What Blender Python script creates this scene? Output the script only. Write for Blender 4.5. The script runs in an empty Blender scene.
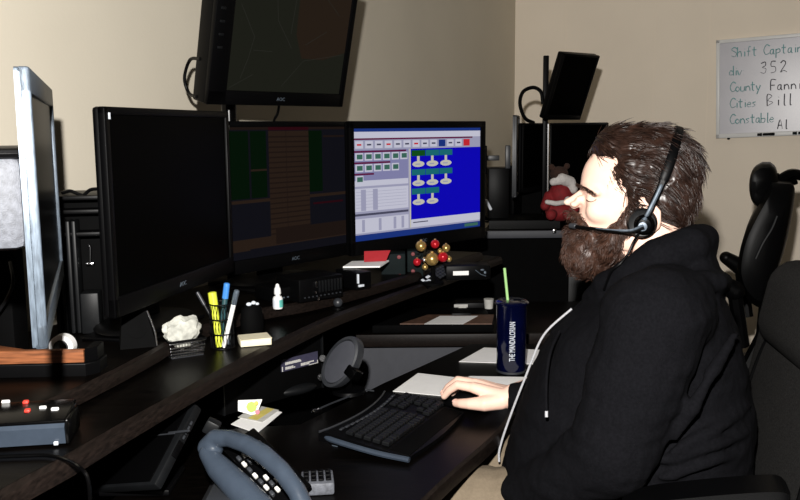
import bpy, bmesh, math, random
from mathutils import Vector, Matrix, noise
random.seed(7)
SC = bpy.context.scene
COL = SC.collection
V3 = Vector
# ------------------------------------------------------------------ camera
FPX = 858.0
CAMZ = 1.33
PITCH = math.radians(8.0)
ROLL = math.radians(0.5)
_fw = V3((0, math.cos(PITCH), -math.sin(PITCH)))
_r0 = V3((1, 0, 0)); _u0 = V3((0, math.sin(PITCH), math.cos(PITCH)))
_rt = _r0*math.cos(ROLL) - _u0*math.sin(ROLL)
_up = _u0*math.cos(ROLL) + _r0*math.sin(ROLL)
CAMP = V3((0, 0, CAMZ))
cd = bpy.data.cameras.new('camera'); cam = bpy.data.objects.new('camera', cd); COL.objects.link(cam)
cd.sensor_width = 36.0; cd.lens = 36.0*FPX/800.0; cd.clip_start = 0.05; cd.clip_end = 60
cam.matrix_world = Matrix(((_rt.x, _up.x, -_fw.x, 0), (_rt.y, _up.y, -_fw.y, 0), (_rt.z, _up.z, -_fw.z, CAMZ), (0, 0, 0, 1)))
SC.camera = cam
def ray(px, py): return _fw + _rt*((px-400)/FPX) - _up*((py-250)/FPX)
def at_y(px, py, Y):
    d = ray(px, py); return CAMP + d*(Y/d.y)
def at_z(px, py, z):
    d = ray(px, py); return CAMP + d*((z-CAMZ)/d.z)
def at_plane(px, py, p, n):
    d = ray(px, py); return CAMP + d*((p-CAMP).dot(n)/d.dot(n))
# ------------------------------------------------------------------ materials
def mat(name, col, rough=.5, metal=0, emit=None, es=1.0, spec=.5, noise_amt=0, nscale=40, bump=0, bscale=200, trans=0, stretch=None, coat=0):
    m = bpy.data.materials.new(name); m.use_nodes = True
    nt = m.node_tree; b = nt.nodes['Principled BSDF']
    b.inputs['Base Color'].default_value = (*col, 1); b.inputs['Roughness'].default_value = rough
    b.inputs['Metallic'].default_value = metal; b.inputs['Specular IOR Level'].default_value = spec
    if coat: b.inputs['Coat Weight'].default_value = coat; b.inputs['Coat Roughness'].default_value = .08
    if trans: b.inputs['Transmission Weight'].default_value = trans
    if emit: b.inputs['Emission Color'].default_value = (*emit, 1); b.inputs['Emission Strength'].default_value = es
    if noise_amt or bump:
        tc = nt.nodes.new('ShaderNodeTexCoord'); mp = nt.nodes.new('ShaderNodeMapping')
        nt.links.new(tc.outputs['Object'], mp.inputs['Vector'])
        if stretch:
            mp.inputs['Scale'].default_value = stretch[:3]
            if len(stretch) > 3: mp.inputs['Rotation'].default_value = (0, 0, stretch[3])
    if noise_amt:
        n = nt.nodes.new('ShaderNodeTexNoise'); n.inputs['Scale'].default_value = nscale; n.inputs['Detail'].default_value = 5
        nt.links.new(mp.outputs[0], n.inputs['Vector'])
        r = nt.nodes.new('ShaderNodeValToRGB')
        r.color_ramp.elements[0].position = .3; r.color_ramp.elements[1].position = .7
        r.color_ramp.elements[0].color = (*[c*(1-noise_amt) for c in col], 1)
        r.color_ramp.elements[1].color = (*[min(1, c*(1+noise_amt)) for c in col], 1)
        nt.links.new(n.outputs['Fac'], r.inputs[0]); nt.links.new(r.outputs[0], b.inputs['Base Color'])
    if bump:
        n2 = nt.nodes.new('ShaderNodeTexNoise'); n2.inputs['Scale'].default_value = bscale; n2.inputs['Detail'].default_value = 3
        nt.links.new(mp.outputs[0], n2.inputs['Vector'])
        bp = nt.nodes.new('ShaderNodeBump'); bp.inputs['Strength'].default_value = bump; bp.inputs['Distance'].default_value = .002
        nt.links.new(n2.outputs['Fac'], bp.inputs['Height']); nt.links.new(bp.outputs[0], b.inputs['Normal'])
    return m
M = {}
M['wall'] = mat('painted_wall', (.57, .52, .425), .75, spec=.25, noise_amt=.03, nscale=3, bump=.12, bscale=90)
M['vinyl_lightened'] = mat('beige_vinyl_lightened', (.88, .78, .645), .7, spec=.25, noise_amt=.03, nscale=3, bump=.1, bscale=120)  # vinyl wall; extra light painted in as a paler base than the left wall
M['ceiling'] = mat('ceiling_paint', (.6, .58, .54), .9, noise_amt=.05, nscale=20)
M['carpet'] = mat('floor_carpet', (.02, .02, .022), .95, noise_amt=.4, nscale=150, bump=.5, bscale=400, spec=.1)
M['wood'] = mat('dark_wood_laminate', (.0014, .001, .0008), .34, noise_amt=.7, nscale=14, stretch=(1, 9, 1, -.55), spec=.07, bump=.08, bscale=60)
M['wood_edge'] = mat('dark_wood_edge', (.007, .0047, .0038), .45, noise_amt=.6, nscale=30, stretch=(8, 1, 8, -.55), spec=.15)
M['wood_light'] = mat('reddish_wood', (.19, .065, .025), .4, noise_amt=.6, nscale=16, stretch=(1, 2, 14), spec=.4)
M['tan'] = mat('brown_clipboard', (.10, .05, .03), .6, noise_amt=.3, nscale=60)
M['black'] = mat('black_plastic', (.0011, .0011, .0013), .42, spec=.10, bump=.05, bscale=500)
M['black_gloss'] = mat('glossy_black_plastic', (.001, .001, .0011), .2, spec=.15)
M['black_matte'] = mat('matte_black_laminate', (.001, .001, .0011), .75, spec=.05, noise_amt=.2, nscale=30)
M['dark'] = mat('charcoal_plastic', (.004, .0044, .005), .45, spec=.2, noise_amt=.15, nscale=80)
M['grey'] = mat('mid_grey_plastic', (.022, .024, .028), .42, noise_amt=.1, nscale=60)
M['grey_panel'] = mat('grey_laminate', (.036, .038, .047), .6, noise_amt=.08, nscale=40)
M['grey_fab'] = mat('speckled_grey_shell', (.085, .09, .105), .6, noise_amt=.3, nscale=140, bump=.3, bscale=600)
M['silver'] = mat('brushed_silver', (.10, .125, .155), .42, metal=.4, noise_amt=.35, nscale=60, stretch=(6, 6, 1))
M['slate'] = mat('slate_blue_plastic', (.030, .040, .056), .27, spec=.6, noise_amt=.08, nscale=50)
M['chrome'] = mat('chrome', (.7, .7, .72), .15, metal=1, noise_amt=.05, nscale=30)
M['screen_off'] = mat('dark_screen_glass', (.0004, .0004, .0004), .3, spec=.015, noise_amt=.1, nscale=3)
M['screen_dark'] = mat('dim_screen_glass', (.0004, .0004, .0004), .3, spec=.015, emit=(.011, .0115, .008), es=1)
M['paper'] = mat('white_paper', (.90, .89, .87), .8, spec=.2, noise_amt=.03, nscale=30)
M['paper_dim'] = mat('off_white_paper', (.5, .49, .46), .8, spec=.2, noise_amt=.1, nscale=60)
M['cream'] = mat('cream_note_paper', (.72, .66, .48), .8, spec=.2, noise_amt=.05, nscale=50)
M['white'] = mat('white_plastic', (.75, .75, .74), .4, noise_amt=.03, nscale=20)
M['ink'] = mat('print_ink', (.02, .02, .03), .8, noise_amt=.1)
M['teal_ink'] = mat('teal_marker', (.20, .42, .43), .8, noise_amt=.15, nscale=50)
M['black_ink'] = mat('black_marker', (.06, .06, .075), .8, noise_amt=.15, nscale=50)
M['board'] = mat('whiteboard_enamel', (.46, .45, .49), .3, spec=.5, noise_amt=.06, nscale=6)
M['red'] = mat('red_plastic', (.45, .012, .02), .3, noise_amt=.1, nscale=30)
M['red_dull'] = mat('dull_red', (.16, .02, .025), .6, noise_amt=.1, nscale=30)
M['red_card'] = mat('red_card', (.35, .008, .015), .7, noise_amt=.06, nscale=30)
M['teal_box'] = mat('dark_teal_card', (.005, .009, .0095), .7, spec=.1, noise_amt=.2, nscale=30)
M['gold'] = mat('gold_bauble', (.55, .36, .12), .28, metal=.7, noise_amt=.25, nscale=60)
M['red_ball'] = mat('red_bauble', (.5, .01, .02), .15, spec=.7, metal=.3, noise_amt=.05)
M['fur'] = mat('white_plush', (.55, .52, .50), .95, noise_amt=.12, nscale=90, bump=.8, bscale=300)
M['brown_fur'] = mat('brown_plush', (.03, .011, .006), .95, noise_amt=.3, nscale=90, bump=.8, bscale=300)
M['santa'] = mat('red_velvet', (.17, .003, .006), .8, noise_amt=.2, nscale=60)
M['yellow_hl'] = mat('yellow_highlighter', (.62, .68, .05), .4, noise_amt=.05)
M['blue_pen'] = mat('blue_pen', (.05, .22, .62), .35, noise_amt=.05)
M['green_pen'] = mat('dark_green_pen', (.02, .06, .07), .4, noise_amt=.05)
M['teal_label'] = mat('teal_label', (.10, .42, .36), .5, noise_amt=.1, nscale=90)
M['yellow_note'] = mat('yellow_note', (.6, .5, .12), .8, noise_amt=.05)
M['green_note'] = mat('green_note', (.42, .58, .12), .8, noise_amt=.05)
M['pink_note'] = mat('pink_note', (.6, .2, .25), .8, noise_amt=.05)
M['straw'] = mat('green_straw', (.38, .66, .26), .35, noise_amt=.04)
M['cup'] = mat('deep_blue_tumbler', (.0008, .0015, .014), .12, spec=.5, noise_amt=.3, nscale=25, coat=.5)
M['cup_print'] = mat('white_print', (.62, .66, .72), .5, noise_amt=.1, nscale=90)
M['mesh_white'] = mat('crumpled_receipt', (.40, .40, .355), .85, noise_amt=.35, nscale=60, bump=.9, bscale=70)
M['led_red'] = mat('red_button', (.5, .03, .02), .4, emit=(.7, .06, .03), es=.45, noise_amt=.03)
M['label_blue'] = mat('dark_violet_label', (.03, .028, .055), .6, noise_amt=.15, nscale=60)
M['skin'] = mat('skin', (.80, .53, .42), .48, spec=.35, noise_amt=.06, nscale=35, bump=.12, bscale=350)
M['nail'] = mat('fingernail', (.78, .5, .42), .3, spec=.5, noise_amt=.04)
M['lip'] = mat('lip', (.42, .17, .15), .5, noise_amt=.1)
M['hair'] = mat('brown_hair', (.021, .0095, .0062), .38, spec=.5, noise_amt=.5, nscale=60)
M['beard'] = mat('brown_beard', (.042, .019, .012), .45, spec=.4, noise_amt=.5, nscale=70)
M['hoodie'] = mat('black_fleece', (.0042, .0042, .0052), .95, spec=.04, noise_amt=.2, nscale=200, bump=.35, bscale=500)
M['khaki'] = mat('khaki_cotton', (.165, .13, .09), .85, spec=.2, noise_amt=.08, nscale=200, bump=.3, bscale=400)
M['shoe'] = mat('dark_leather', (.02, .015, .012), .5, noise_amt=.2, nscale=60)
M['chair_fab'] = mat('charcoal_upholstery', (.0165, .016, .0155), .95, spec=.06, noise_amt=.5, nscale=350, bump=.6, bscale=500)
M['zip'] = mat('zip_tape', (.38, .38, .40), .45, noise_amt=.2, nscale=300)
# screen colours (lit displays)
def lit(name, c, k=1.0): return mat(name, (.0004, .0004, .0005), .35, spec=.015, emit=c, es=k)
M['s_blue'] = lit('screen_blue', (.004, .002, .42)); M['s_grey'] = lit('screen_grey', (.30, .30, .42))
M['s_lilac'] = lit('screen_lilac', (.20, .20, .36)); M['s_white'] = lit('screen_white', (.50, .50, .60))
M['s_navy'] = lit('screen_navy', (.01, .03, .18)); M['s_dark'] = lit('screen_darktext', (.06, .06, .10))
M['s_teal'] = lit('screen_teal', (.01, .13, .15)); M['s_green'] = lit('screen_green', (.005, .07, .01))
M['s_cream'] = lit('screen_cream', (.50, .48, .40)); M['s_red'] = lit('screen_red', (.5, .02, .03))
M['s_icon'] = lit('screen_icon', (.04, .12, .09)); M['s_maroon'] = lit('screen_maroon', (.10, .01, .05))
M['d_brown'] = lit('dim_brown', (.018, .0105, .007)); M['d_brown2'] = lit('dim_brown_line', (.011, .0065, .005))
M['d_green'] = lit('dim_green', (.001, .0055, .0015)); M['d_blue'] = lit('dim_slate', (.0045, .0045, .007))
M['d_red'] = lit('dim_red', (.02, .002, .004)); M['d_line'] = lit('map_line', (.022, .022, .018)); M['d_map2'] = lit('map_brown', (.017, .011, .007))
# ------------------------------------------------------------------ mesh builder
ORG = {}
def frame(origin, xdir, zdir=V3((0, 0, 1))):
    x = V3(xdir).normalized(); z = V3(zdir).normalized(); y = z.cross(x).normalized(); z = x.cross(y).normalized()
    o = V3(origin)
    return Matrix(((x.x, y.x, z.x, o.x), (x.y, y.y, z.y, o.y), (x.z, y.z, z.z, o.z), (0, 0, 0, 1)))
class MB:
    def __init__(s, M0=None): s.v = []; s.f = []; s.mi = []; s.M = M0 or Matrix.Identity(4); s.cur = 0
    def add(s, vs, fs):
        o = len(s.v); s.v += [s.M @ V3(p) for p in vs]
        s.f += [tuple(i+o for i in f) for f in fs]; s.mi += [s.cur]*len(fs); return s
    def addbm(s, b, T=None):
        b.verts.index_update(); T = T or Matrix.Identity(4)
        s.add([T @ v.co for v in b.verts], [[v.index for v in f.verts] for f in b.faces]); b.free(); return s
    def box(s, c, sz, bev=0, rot=None, seg=2):
        b = bmesh.new(); bmesh.ops.create_cube(b, size=1)
        for v in b.verts: v.co = V3((v.co.x*sz[0], v.co.y*sz[1], v.co.z*sz[2]))
        if bev: bmesh.ops.bevel(b, geom=b.edges[:], offset=bev, segments=seg, affect='EDGES', profile=.5)
        T = Matrix.Translation(V3(c)) @ (rot.to_4x4() if rot else Matrix.Identity(4))
        return s.addbm(b, T)
    def ell(s, c, r, rot=None, n=20, m=12):
        b = bmesh.new(); bmesh.ops.create_uvsphere(b, u_segments=n, v_segments=m, radius=1)
        S = Matrix.Diagonal((*r, 1)) if not isinstance(r, (int, float)) else Matrix.Diagonal((r, r, r, 1))
        return s.addbm(b, Matrix.Translation(V3(c)) @ (rot.to_4x4() if rot else Matrix.Identity(4)) @ S)
    def loft(s, rings, cap=True):
        n = len(rings[0]); vs = [p for r in rings for p in r]; fs = []
        for i in range(len(rings)-1):
            for j in range(n):
                k = (j+1) % n; fs.append((i*n+j, i*n+k, (i+1)*n+k, (i+1)*n+j))
        if cap: fs.append(tuple(reversed(range(n)))); fs.append(tuple((len(rings)-1)*n+j for j in range(n)))
        return s.add(vs, fs)
    def tube(s, pts, r, n=8, cap=True, flat=1.0):
        pts = [V3(p) for p in pts]; N = len(pts)
        rs = [r]*N if isinstance(r, (int, float)) else list(r)
        t0 = (pts[1]-pts[0]).normalized(); u = t0.orthogonal().normalized(); rings = []
        for i in range(N):
            t = (pts[min(i+1, N-1)]-pts[max(i-1, 0)])
            t = t.normalized() if t.length > 1e-9 else t0
            u = (u - t*u.dot(t)); u = u.normalized() if u.length > 1e-6 else t.orthogonal().normalized()
            w = t.cross(u)
            rings.append([pts[i] + u*(rs[i]*math.cos(2*math.pi*j/n)) + w*(flat*rs[i]*math.sin(2*math.pi*j/n)) for j in range(n)])
        return s.loft(rings, cap)
    def cap(s, p, q, r1, r2, n=16):
        p = V3(p); q = V3(q); s.ell(p, r1, n=n, m=10); s.ell(q, r2, n=n, m=10)
        if (p-q).length > 1e-5: s.tube([p, q], [r1, r2], n=n)
        return s
    def chain(s, pts, rs, n=16):
        for i in range(len(pts)-1): s.cap(pts[i], pts[i+1], rs[i], rs[i+1], n)
        return s
    def lathe(s, prof, c=(0, 0, 0), n=24, T=None):
        T = T or Matrix.Identity(4); c = V3(c)
        rings = [[c + (T @ V3((r*math.cos(2*math.pi*j/n), r*math.sin(2*math.pi*j/n), z))) for j in range(n)] for r, z in prof]
        return s.loft(rings, True)
    def prism(s, poly, z0, z1, bev=0):
        b = bmesh.new(); vs = [b.verts.new((p[0], p[1], z0)) for p in poly]; f = b.faces.new(vs)
        b.normal_update()
        if f.normal.z > 0: f.normal_flip()
        r = bmesh.ops.extrude_face_region(b, geom=[f])
        for g in r['geom']:
            if isinstance(g, bmesh.types.BMVert): g.co.z = z1
        if bev: bmesh.ops.bevel(b, geom=[e for e in b.edges if abs(e.verts[0].co.z-e.verts[1].co.z) < 1e-6 and e.verts[0].co.z > (z0+z1)/2], offset=bev, segments=3, affect='EDGES', profile=.5)
        return s.addbm(b)
    def extrude(s, poly, vec):
        n = len(poly); vec = V3(vec); vs = [V3(p) for p in poly] + [V3(p)+vec for p in poly]
        fs = [tuple(range(n)), tuple(reversed(range(n, 2*n)))] + [(j, j+n, (j+1) % n+n, (j+1) % n) for j in range(n)]
        return s.add(vs, fs)
    def mesh(s, name, mats, shift=V3((0, 0, 0)), smooth=True, angle=35):
        me = bpy.data.meshes.new(name)
        me.from_pydata([tuple(p-shift) for p in s.v], [], s.f)
        mats = mats if isinstance(mats, (list, tuple)) else [mats]
        for m in mats: me.materials.append(m)
        for p, i in zip(me.polygons, s.mi): p.material_index = i
        b = bmesh.new(); b.from_mesh(me); bmesh.ops.recalc_face_normals(b, faces=b.faces[:])
        if smooth:
            ca = math.radians(angle)
            for f in b.faces: f.smooth = True
            for e in b.edges:
                if len(e.link_faces) == 2 and e.calc_face_angle(0) > ca: e.smooth = False
        b.to_mesh(me); b.free(); me.update()
        return me
    def build(s, name, mats, parent=None, loc=None, smooth=True, angle=35):
        if parent is not None: shift = ORG[parent.name]
        else:
            if loc is None:
                xs = [p.x for p in s.v]; ys = [p.y for p in s.v]; zs = [p.z for p in s.v]
                loc = ((min(xs)+max(xs))/2, (min(ys)+max(ys))/2, min(zs))
            shift = V3(loc)
        o = bpy.data.objects.new(name, s.mesh(name, mats, shift, smooth, angle)); COL.objects.link(o)
        if parent is not None: o.parent = parent
        else: o.location = shift
        ORG[o.name] = shift.copy()
        return o
def tag(o, label, cat, group=None):
    o['label'] = label; o['category'] = cat
    if group: o['group'] = group
    return o
def thing(name, loc, label, cat, group=None):
    o = bpy.data.objects.new(name, None); o.empty_display_size = .05; COL.objects.link(o); o.location = V3(loc)
    ORG[o.name] = V3(loc); return tag(o, label, cat, group)
def struct(name, mb, m, smooth=False):
    o = mb.build(name, m, smooth=smooth); o['kind'] = 'structure'; return o
def remeshed(mb, name, m, voxel, parent, smooth_it=4, disp=None, factor=.5, loc=None):
    """weld overlapping closed shapes into one continuous smooth skin"""
    shift = ORG[parent.name] if parent is not None else V3(loc)
    tmp = bpy.data.objects.new('tmp', mb.mesh('tmp', m, shift)); COL.objects.link(tmp)
    r = tmp.modifiers.new('r', 'REMESH'); r.mode = 'VOXEL'; r.voxel_size = voxel; r.use_smooth_shade = True
    if smooth_it:
        sm = tmp.modifiers.new('s', 'SMOOTH'); sm.iterations = smooth_it; sm.factor = factor
    dg = bpy.context.evaluated_depsgraph_get(); me = bpy.data.meshes.new_from_object(tmp.evaluated_get(dg))
    bpy.data.objects.remove(tmp)
    if disp:
        ns = [v.normal.copy() for v in me.vertices]
        for v, n in zip(me.vertices, ns): v.co = v.co + disp(v.co + shift, n)
    me.materials.clear()
    me.materials.append(m); me.name = name
    for p in me.polygons: p.use_smooth = True; p.material_index = 0
    me.update()
    o = bpy.data.objects.new(name, me); COL.objects.link(o)
    if parent is not None: o.parent = parent
    else: o.location = shift
    ORG[o.name] = shift.copy(); return o
def catmull(pts, k=6):
    P = [V3(p) for p in pts]; P = [P[0]*2-P[1]] + P + [P[-1]*2-P[-2]]; out = []
    for i in range(1, len(P)-2):
        for j in range(k):
            t = j/k; a, b, c, d = P[i-1], P[i], P[i+1], P[i+2]
            out.append(.5*((2*b)+(c-a)*t+(2*a-5*b+4*c-d)*t*t+(3*b-a-3*c+d)*t**3))
    out.append(P[-2]); return out
def interp(tab, x):
    if x <= tab[0][0]: return tab[0][1:]
    for p, q in zip(tab, tab[1:]):
        if x <= q[0]:
            t = (x-p[0])/(q[0]-p[0]); t = t*t*(3-2*t)*.3 + t*.7
            return tuple(a+(b-a)*t for a, b in zip(p[1:], q[1:]))
    return tab[-1][1:]
def text_into(mb, s, T, size, depth=.0003):
    """printed lettering: glyph outlines laid on a surface; T maps text x,y,z to world"""
    cu = bpy.data.curves.new('t', 'FONT'); cu.body = s; cu.size = size; cu.align_x = 'CENTER'; cu.align_y = 'CENTER'; cu.extrude = depth; cu.resolution_u = 3
    o = bpy.data.objects.new('t', cu); COL.objects.link(o)
    dg = bpy.context.evaluated_depsgraph_get(); me = bpy.data.meshes.new_from_object(o.evaluated_get(dg))
    mb.add([T @ v.co for v in me.vertices], [tuple(p.vertices) for p in me.polygons])
    bpy.data.objects.remove(o); bpy.data.meshes.remove(me); bpy.data.curves.remove(cu)
# ------------------------------------------------------------------ room shell
CORN = V3((.648, 4.87, 0)); WL = V3((.438, .899, 0)).normalized(); WR = V3((.899, -.438, 0)).normalized()
H = 2.6
def wallbox(name, p, q, inward, t=.12, m='wall'):
    mb = MB(); o = inward*-t
    mb.extrude([p, q, q+V3((0, 0, H)), p+V3((0, 0, H))], o); return struct(name, mb, M[m])
A = CORN - WL*5.2; B = CORN + WR*3.4; Cc = A + WR*3.4
nL = WR.copy(); nR = -WL
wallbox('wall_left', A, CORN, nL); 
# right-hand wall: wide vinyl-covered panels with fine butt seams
mb = MB(); mb.extrude([CORN, B, B+V3((0, 0, H)), CORN+V3((0, 0, H))], -nR*.12); struct('wall_back', mb, M['vinyl_lightened'])
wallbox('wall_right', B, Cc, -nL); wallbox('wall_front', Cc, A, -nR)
mb = MB(); mb.extrude([A, CORN, B, Cc], V3((0, 0, -.1))); struct('floor', mb, M['carpet'])
mb = MB(); mb.extrude([p+V3((0, 0, H)) for p in (A, CORN, B, Cc)], V3((0, 0, .1))); struct('ceiling', mb, M['ceiling'])
for nm, p, q, n in (('baseboard_left', A, CORN, nL), ('baseboard_back', CORN, B, nR)):
    mb = MB(); mb.extrude([p, q, q+V3((0, 0, .1)), p+V3((0, 0, .1))], n*.012); struct(nm, mb, M['black_matte'])
for i, s in enumerate((.28, .75, 1.02, 1.5)):
    mb = MB(); p = CORN + WR*s
    mb.extrude([p, p+WR*.004, p+WR*.004+V3((0, 0, H)), p+V3((0, 0, H))], nR*.0012); struct('trim_%d' % (i+1), mb, M['vinyl_lightened'])
# ------------------------------------------------------------------ consoles
ZU, ZT, ZL = .90, .93, .72
def px_z(lst, z): return [at_z(x, y, z) for x, y in lst]
fe = [V3((-.58, .62, 0)), V3((-.52, .82, 0))] + px_z([(0, 491), (60, 459), (117, 426), (180, 391), (240, 359), (290, 334), (335, 314), (400, 291), (450, 274), (485, 261)], ZU)
fe.append(fe[-1] + (fe[-1]-fe[-2]).normalized()*.12)
front = [V3((p.x, p.y, 0)) for p in catmull(fe, 3)]
def wall_pt(Y, off): 
    return V3((CORN.x + (Y-CORN.y)*WL.x/WL.y, Y, 0)) + nL*off
back = [wall_pt(3.2, .04), wall_pt(2.4, .04), wall_pt(1.2, .04), wall_pt(.62, .04)]
desk = thing('monitor_console', (-.6, 1.6, 0), 'long curved dark wood console worktop carrying the row of monitors along the left wall', 'desk')
mb = MB(); inset = [p - nL*.0 for p in front]
mb.prism([(p.x, p.y) for p in front] + [(p.x, p.y) for p in back], ZU-.026, ZU, bev=.004); mb.build('worktop', M['wood'], desk)
def strip(pts, off0, off1, z0, z1):
    mb = MB(); n = len(pts); rings = []
    for i in range(n):
        t = (pts[min(i+1, n-1)]-pts[max(i-1, 0)]).normalized(); o = V3((t.y, -t.x, 0))
        a = pts[i]+o*off0; b = pts[i]+o*off1
        rings.append([V3((a.x, a.y, z0)), V3((b.x, b.y, z0+.004)), V3((b.x+0, b.y, z1-.012)), V3((b.x*.7+a.x*.3, b.y*.7+a.y*.3, z1-.004)), V3((a.x, a.y, z1))])
    mb.loft(rings); return mb
strip(front, -.001, .016, ZU-.0275, ZU+.0006).build('edge_band', M['wood_edge'], desk)
# panel that closes the space under the console, set back from the edge
def offset(pts, d):
    out = []
    for i in range(len(pts)):
        t = (pts[min(i+1, len(pts)-1)]-pts[max(i-1, 0)]).normalized(); out.append(pts[i]+V3((-t.y, t.x, 0))*d)
    return out
bp = offset(front, .30)[::4]
mb = MB()
mb.loft([[V3((p.x, p.y, 0)), V3((p.x, p.y, ZU-.027)), V3((p.x-.015, p.y+.01, ZU-.027)), V3((p.x-.015, p.y+.01, 0))] for p in bp])
mb.build('modesty_panel', M['black_matte'], desk, smooth=False)
# raised tier the monitors stand on
te = [V3((-1.0, 1.18, 0))] + px_z([(-40, 404), (20, 406), (60, 395), (105, 374), (150, 351), (180, 334), (222, 319), (266, 307.5), (300, 302), (345, 292), (400, 277), (440, 265), (480, 252)], ZT)
tier = [V3((p.x, p.y, 0)) for p in catmull(te, 3)]
tb = [wall_pt(3.0, .12), wall_pt(2.2, .12), wall_pt(1.3, .12)]
rs = thing('monitor_shelf', (-.75, 1.6, ZU), 'low dark wood tier raised on the console, with the row of monitors standing on it', 'shelf')
mb = MB(); mb.prism([(p.x, p.y) for p in tier] + [(p.x, p.y) for p in tb], ZU+.0005, ZT, bev=.006); mb.build('shelf_board', M['wood'], rs)
strip(tier, -.001, .010, ZU+.002, ZT+.0005).build('edge_band', M['wood_edge'], rs)
# lower keyboard desk
lf = [V3((-.22, .80, 0)), V3((-.10, 1.06, 0))] + px_z([(421, 500), (455, 468), (492, 436), (513, 411), (540, 388)], ZL) + [V3((.40, 2.04, 0)), V3((.62, 2.16, 0)), V3((.70, 2.38, 0))]
lfc = [V3((p.x, p.y, 0)) for p in catmull(lf, 4)]
lb = [V3((.20, 2.40, 0))] + [V3((p.x, p.y, 0)) for p in px_z([(384, 383), (300, 424)], ZL)] + [V3((-.40, 1.70, 0)), V3((-.52, 1.25, 0)), V3((-.60, .80, 0))]
ld = thing('keyboard_desk', (0, 1.7, 0), 'dark wood lower desk holding the keyboard, mouse and blue tumbler, in front of the man', 'desk')
mb = MB(); mb.prism([(p.x, p.y) for p in lfc] + [(p.x, p.y) for p in lb], ZL-.03, ZL, bev=.003); mb.build('worktop', M['wood'], ld)
strip(lfc, -.001, .008, ZL-.031, ZL+.0004).build('edge_band', M['wood_edge'], ld)
for x, y in ((-.30, 1.1), (.42, 2.26)):
    mb = MB(); mb.box((x, y, .36), (.07, .07, .66), .008); mb.box((x, y, .015), (.12, .36, .03), .008); mb.build('leg', M['black'], ld)
# return desk behind, with brown edge and grey panel below
rd = thing('return_desk', (.1, 2.7, 0), 'dark return desk with brown edge and grey panel below, behind the tumbler', 'desk')
x0 = at_y(356, 345, 2.47).x; zt = at_y(430, 334.5, 2.46).z; zb = at_y(430, 346.5, 2.46).z
mb = MB(); mb.box(((x0+.75)/2, 2.70, (zt+zb)/2), (.75-x0, .46, zt-zb), .003); mb.build('worktop', M['wood'], rd)
mb = MB(); mb.box(((x0+.75)/2, 2.465, (zt+zb)/2), (.75-x0, .012, zt-zb+.001), .002); mb.build('edge_band', M['wood_edge'], rd)
xp = at_y(362, 360, 2.5).x
mb = MB(); mb.box(((xp+.73)/2, 2.51, zb/2), (.73-xp, .02, zb-.001)); mb.build('modesty_panel', M['grey_panel'], rd)
ZR = zt
# ------------------------------------------------------------------ monitors
def monitor(Lb, Rb, h, label, pitch=0, thick=.014, frame_mat='black', screen='screen_off', bez=(.016, .016, .014, .036), stand=True, zbase=ZT, logo=True, sticker=False, group=None, content=None, stand_dx=0, neck_h=None, name='monitor', neck_back=.06, bulge=True):
    x = V3((Rb.x-Lb.x, Rb.y-Lb.y, 0)); w = x.length; xn = x.normalized(); n = xn.cross(V3((0, 0, 1)))  # front normal
    up = V3((0, 0, 1))*math.cos(pitch) + n*math.sin(pitch)
    T = frame(Lb, xn, up)
    foot = T @ V3((w/2+stand_dx, .09, 0)); root = thing(name, (foot.x, foot.y, zbase if stand else Lb.z), label, 'monitor', group)
    bl, br, bt, bb = bez
    mb = MB(T); mb.box((w/2, thick/2+.004, h/2), (w, thick, h), .006); bulge and mb.box((w/2, thick+.012, h*.48), (w*.6, .03, h*.6), .012); mb.build('casing', M[frame_mat], root)
    mb = MB(T)
    for c, s in (((bl/2, 0, h/2), (bl, .014, h)), ((w-br/2, 0, h/2), (br, .014, h)), ((w/2, 0, h-bt/2), (w, .014, bt)), ((w/2, 0, bb/2), (w, .014, bb))): mb.box(c, s, .003)
    mb.build('bezel', M[frame_mat], root)
    sw, sh = w-bl-br, h-bt-bb
    mb = MB(T); mb.box((bl+sw/2, .001, bb+sh/2), (sw, .006, sh)); mats = [M[screen]]
    if content:
        for (u0, v0, u1, v1, mn, layer) in content:
            if M[mn] not in mats: mats.append(M[mn])
            mb.cur = mats.index(M[mn])
            if isinstance(u0, (list, tuple)): poly = [V3((bl+a*sw, -.0021-.00025*layer, bb+(1-b)*sh)) for a, b in u0]
            else: poly = [V3((bl+a*sw, -.0021-.00025*layer, bb+(1-b)*sh)) for a, b in ((u0, v0), (u1, v0), (u1, v1), (u0, v1))]
            mb.add(poly, [tuple(range(len(poly)))])
    mb.build('screen', mats, root, smooth=False)
    if logo:
        mb = MB(); text_into(mb, 'AOC', T @ Matrix.Translation((w/2, -.0073, bb*.48)) @ Matrix.Rotation(math.pi/2, 4, 'X'), .0125); mb.build('logo', M['silver'], root, smooth=False)
    if sticker:
        mb = MB(T); mb.box((bl*.5+.006, -.0074, h-.0155), (.005, .0008, .011)); mb.build('sticker', M['cup_print'], root)
    if stand:
        zc = Lb.z + .10
        mb = MB(); a = T @ V3((w/2+stand_dx, neck_back+.03, 0)); fy = frame((a.x, a.y, zbase), xn)
        mb.M = fy; mb.box((0, 0, (zc-zbase)/2+.006), (.075, .03, zc-zbase), .008); mb.build('neck', M['black'], root)
        mb = MB(fy); mb.ell((0, 0, .0145), (.13, .09, .014), n=28); mb.box((0, 0, .004), (.24, .15, .008), .004); mb.build('base', M['black'], root)
    return root, T, w, h
def gp(px, py, Y): return at_y(px, py, Y)
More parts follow.
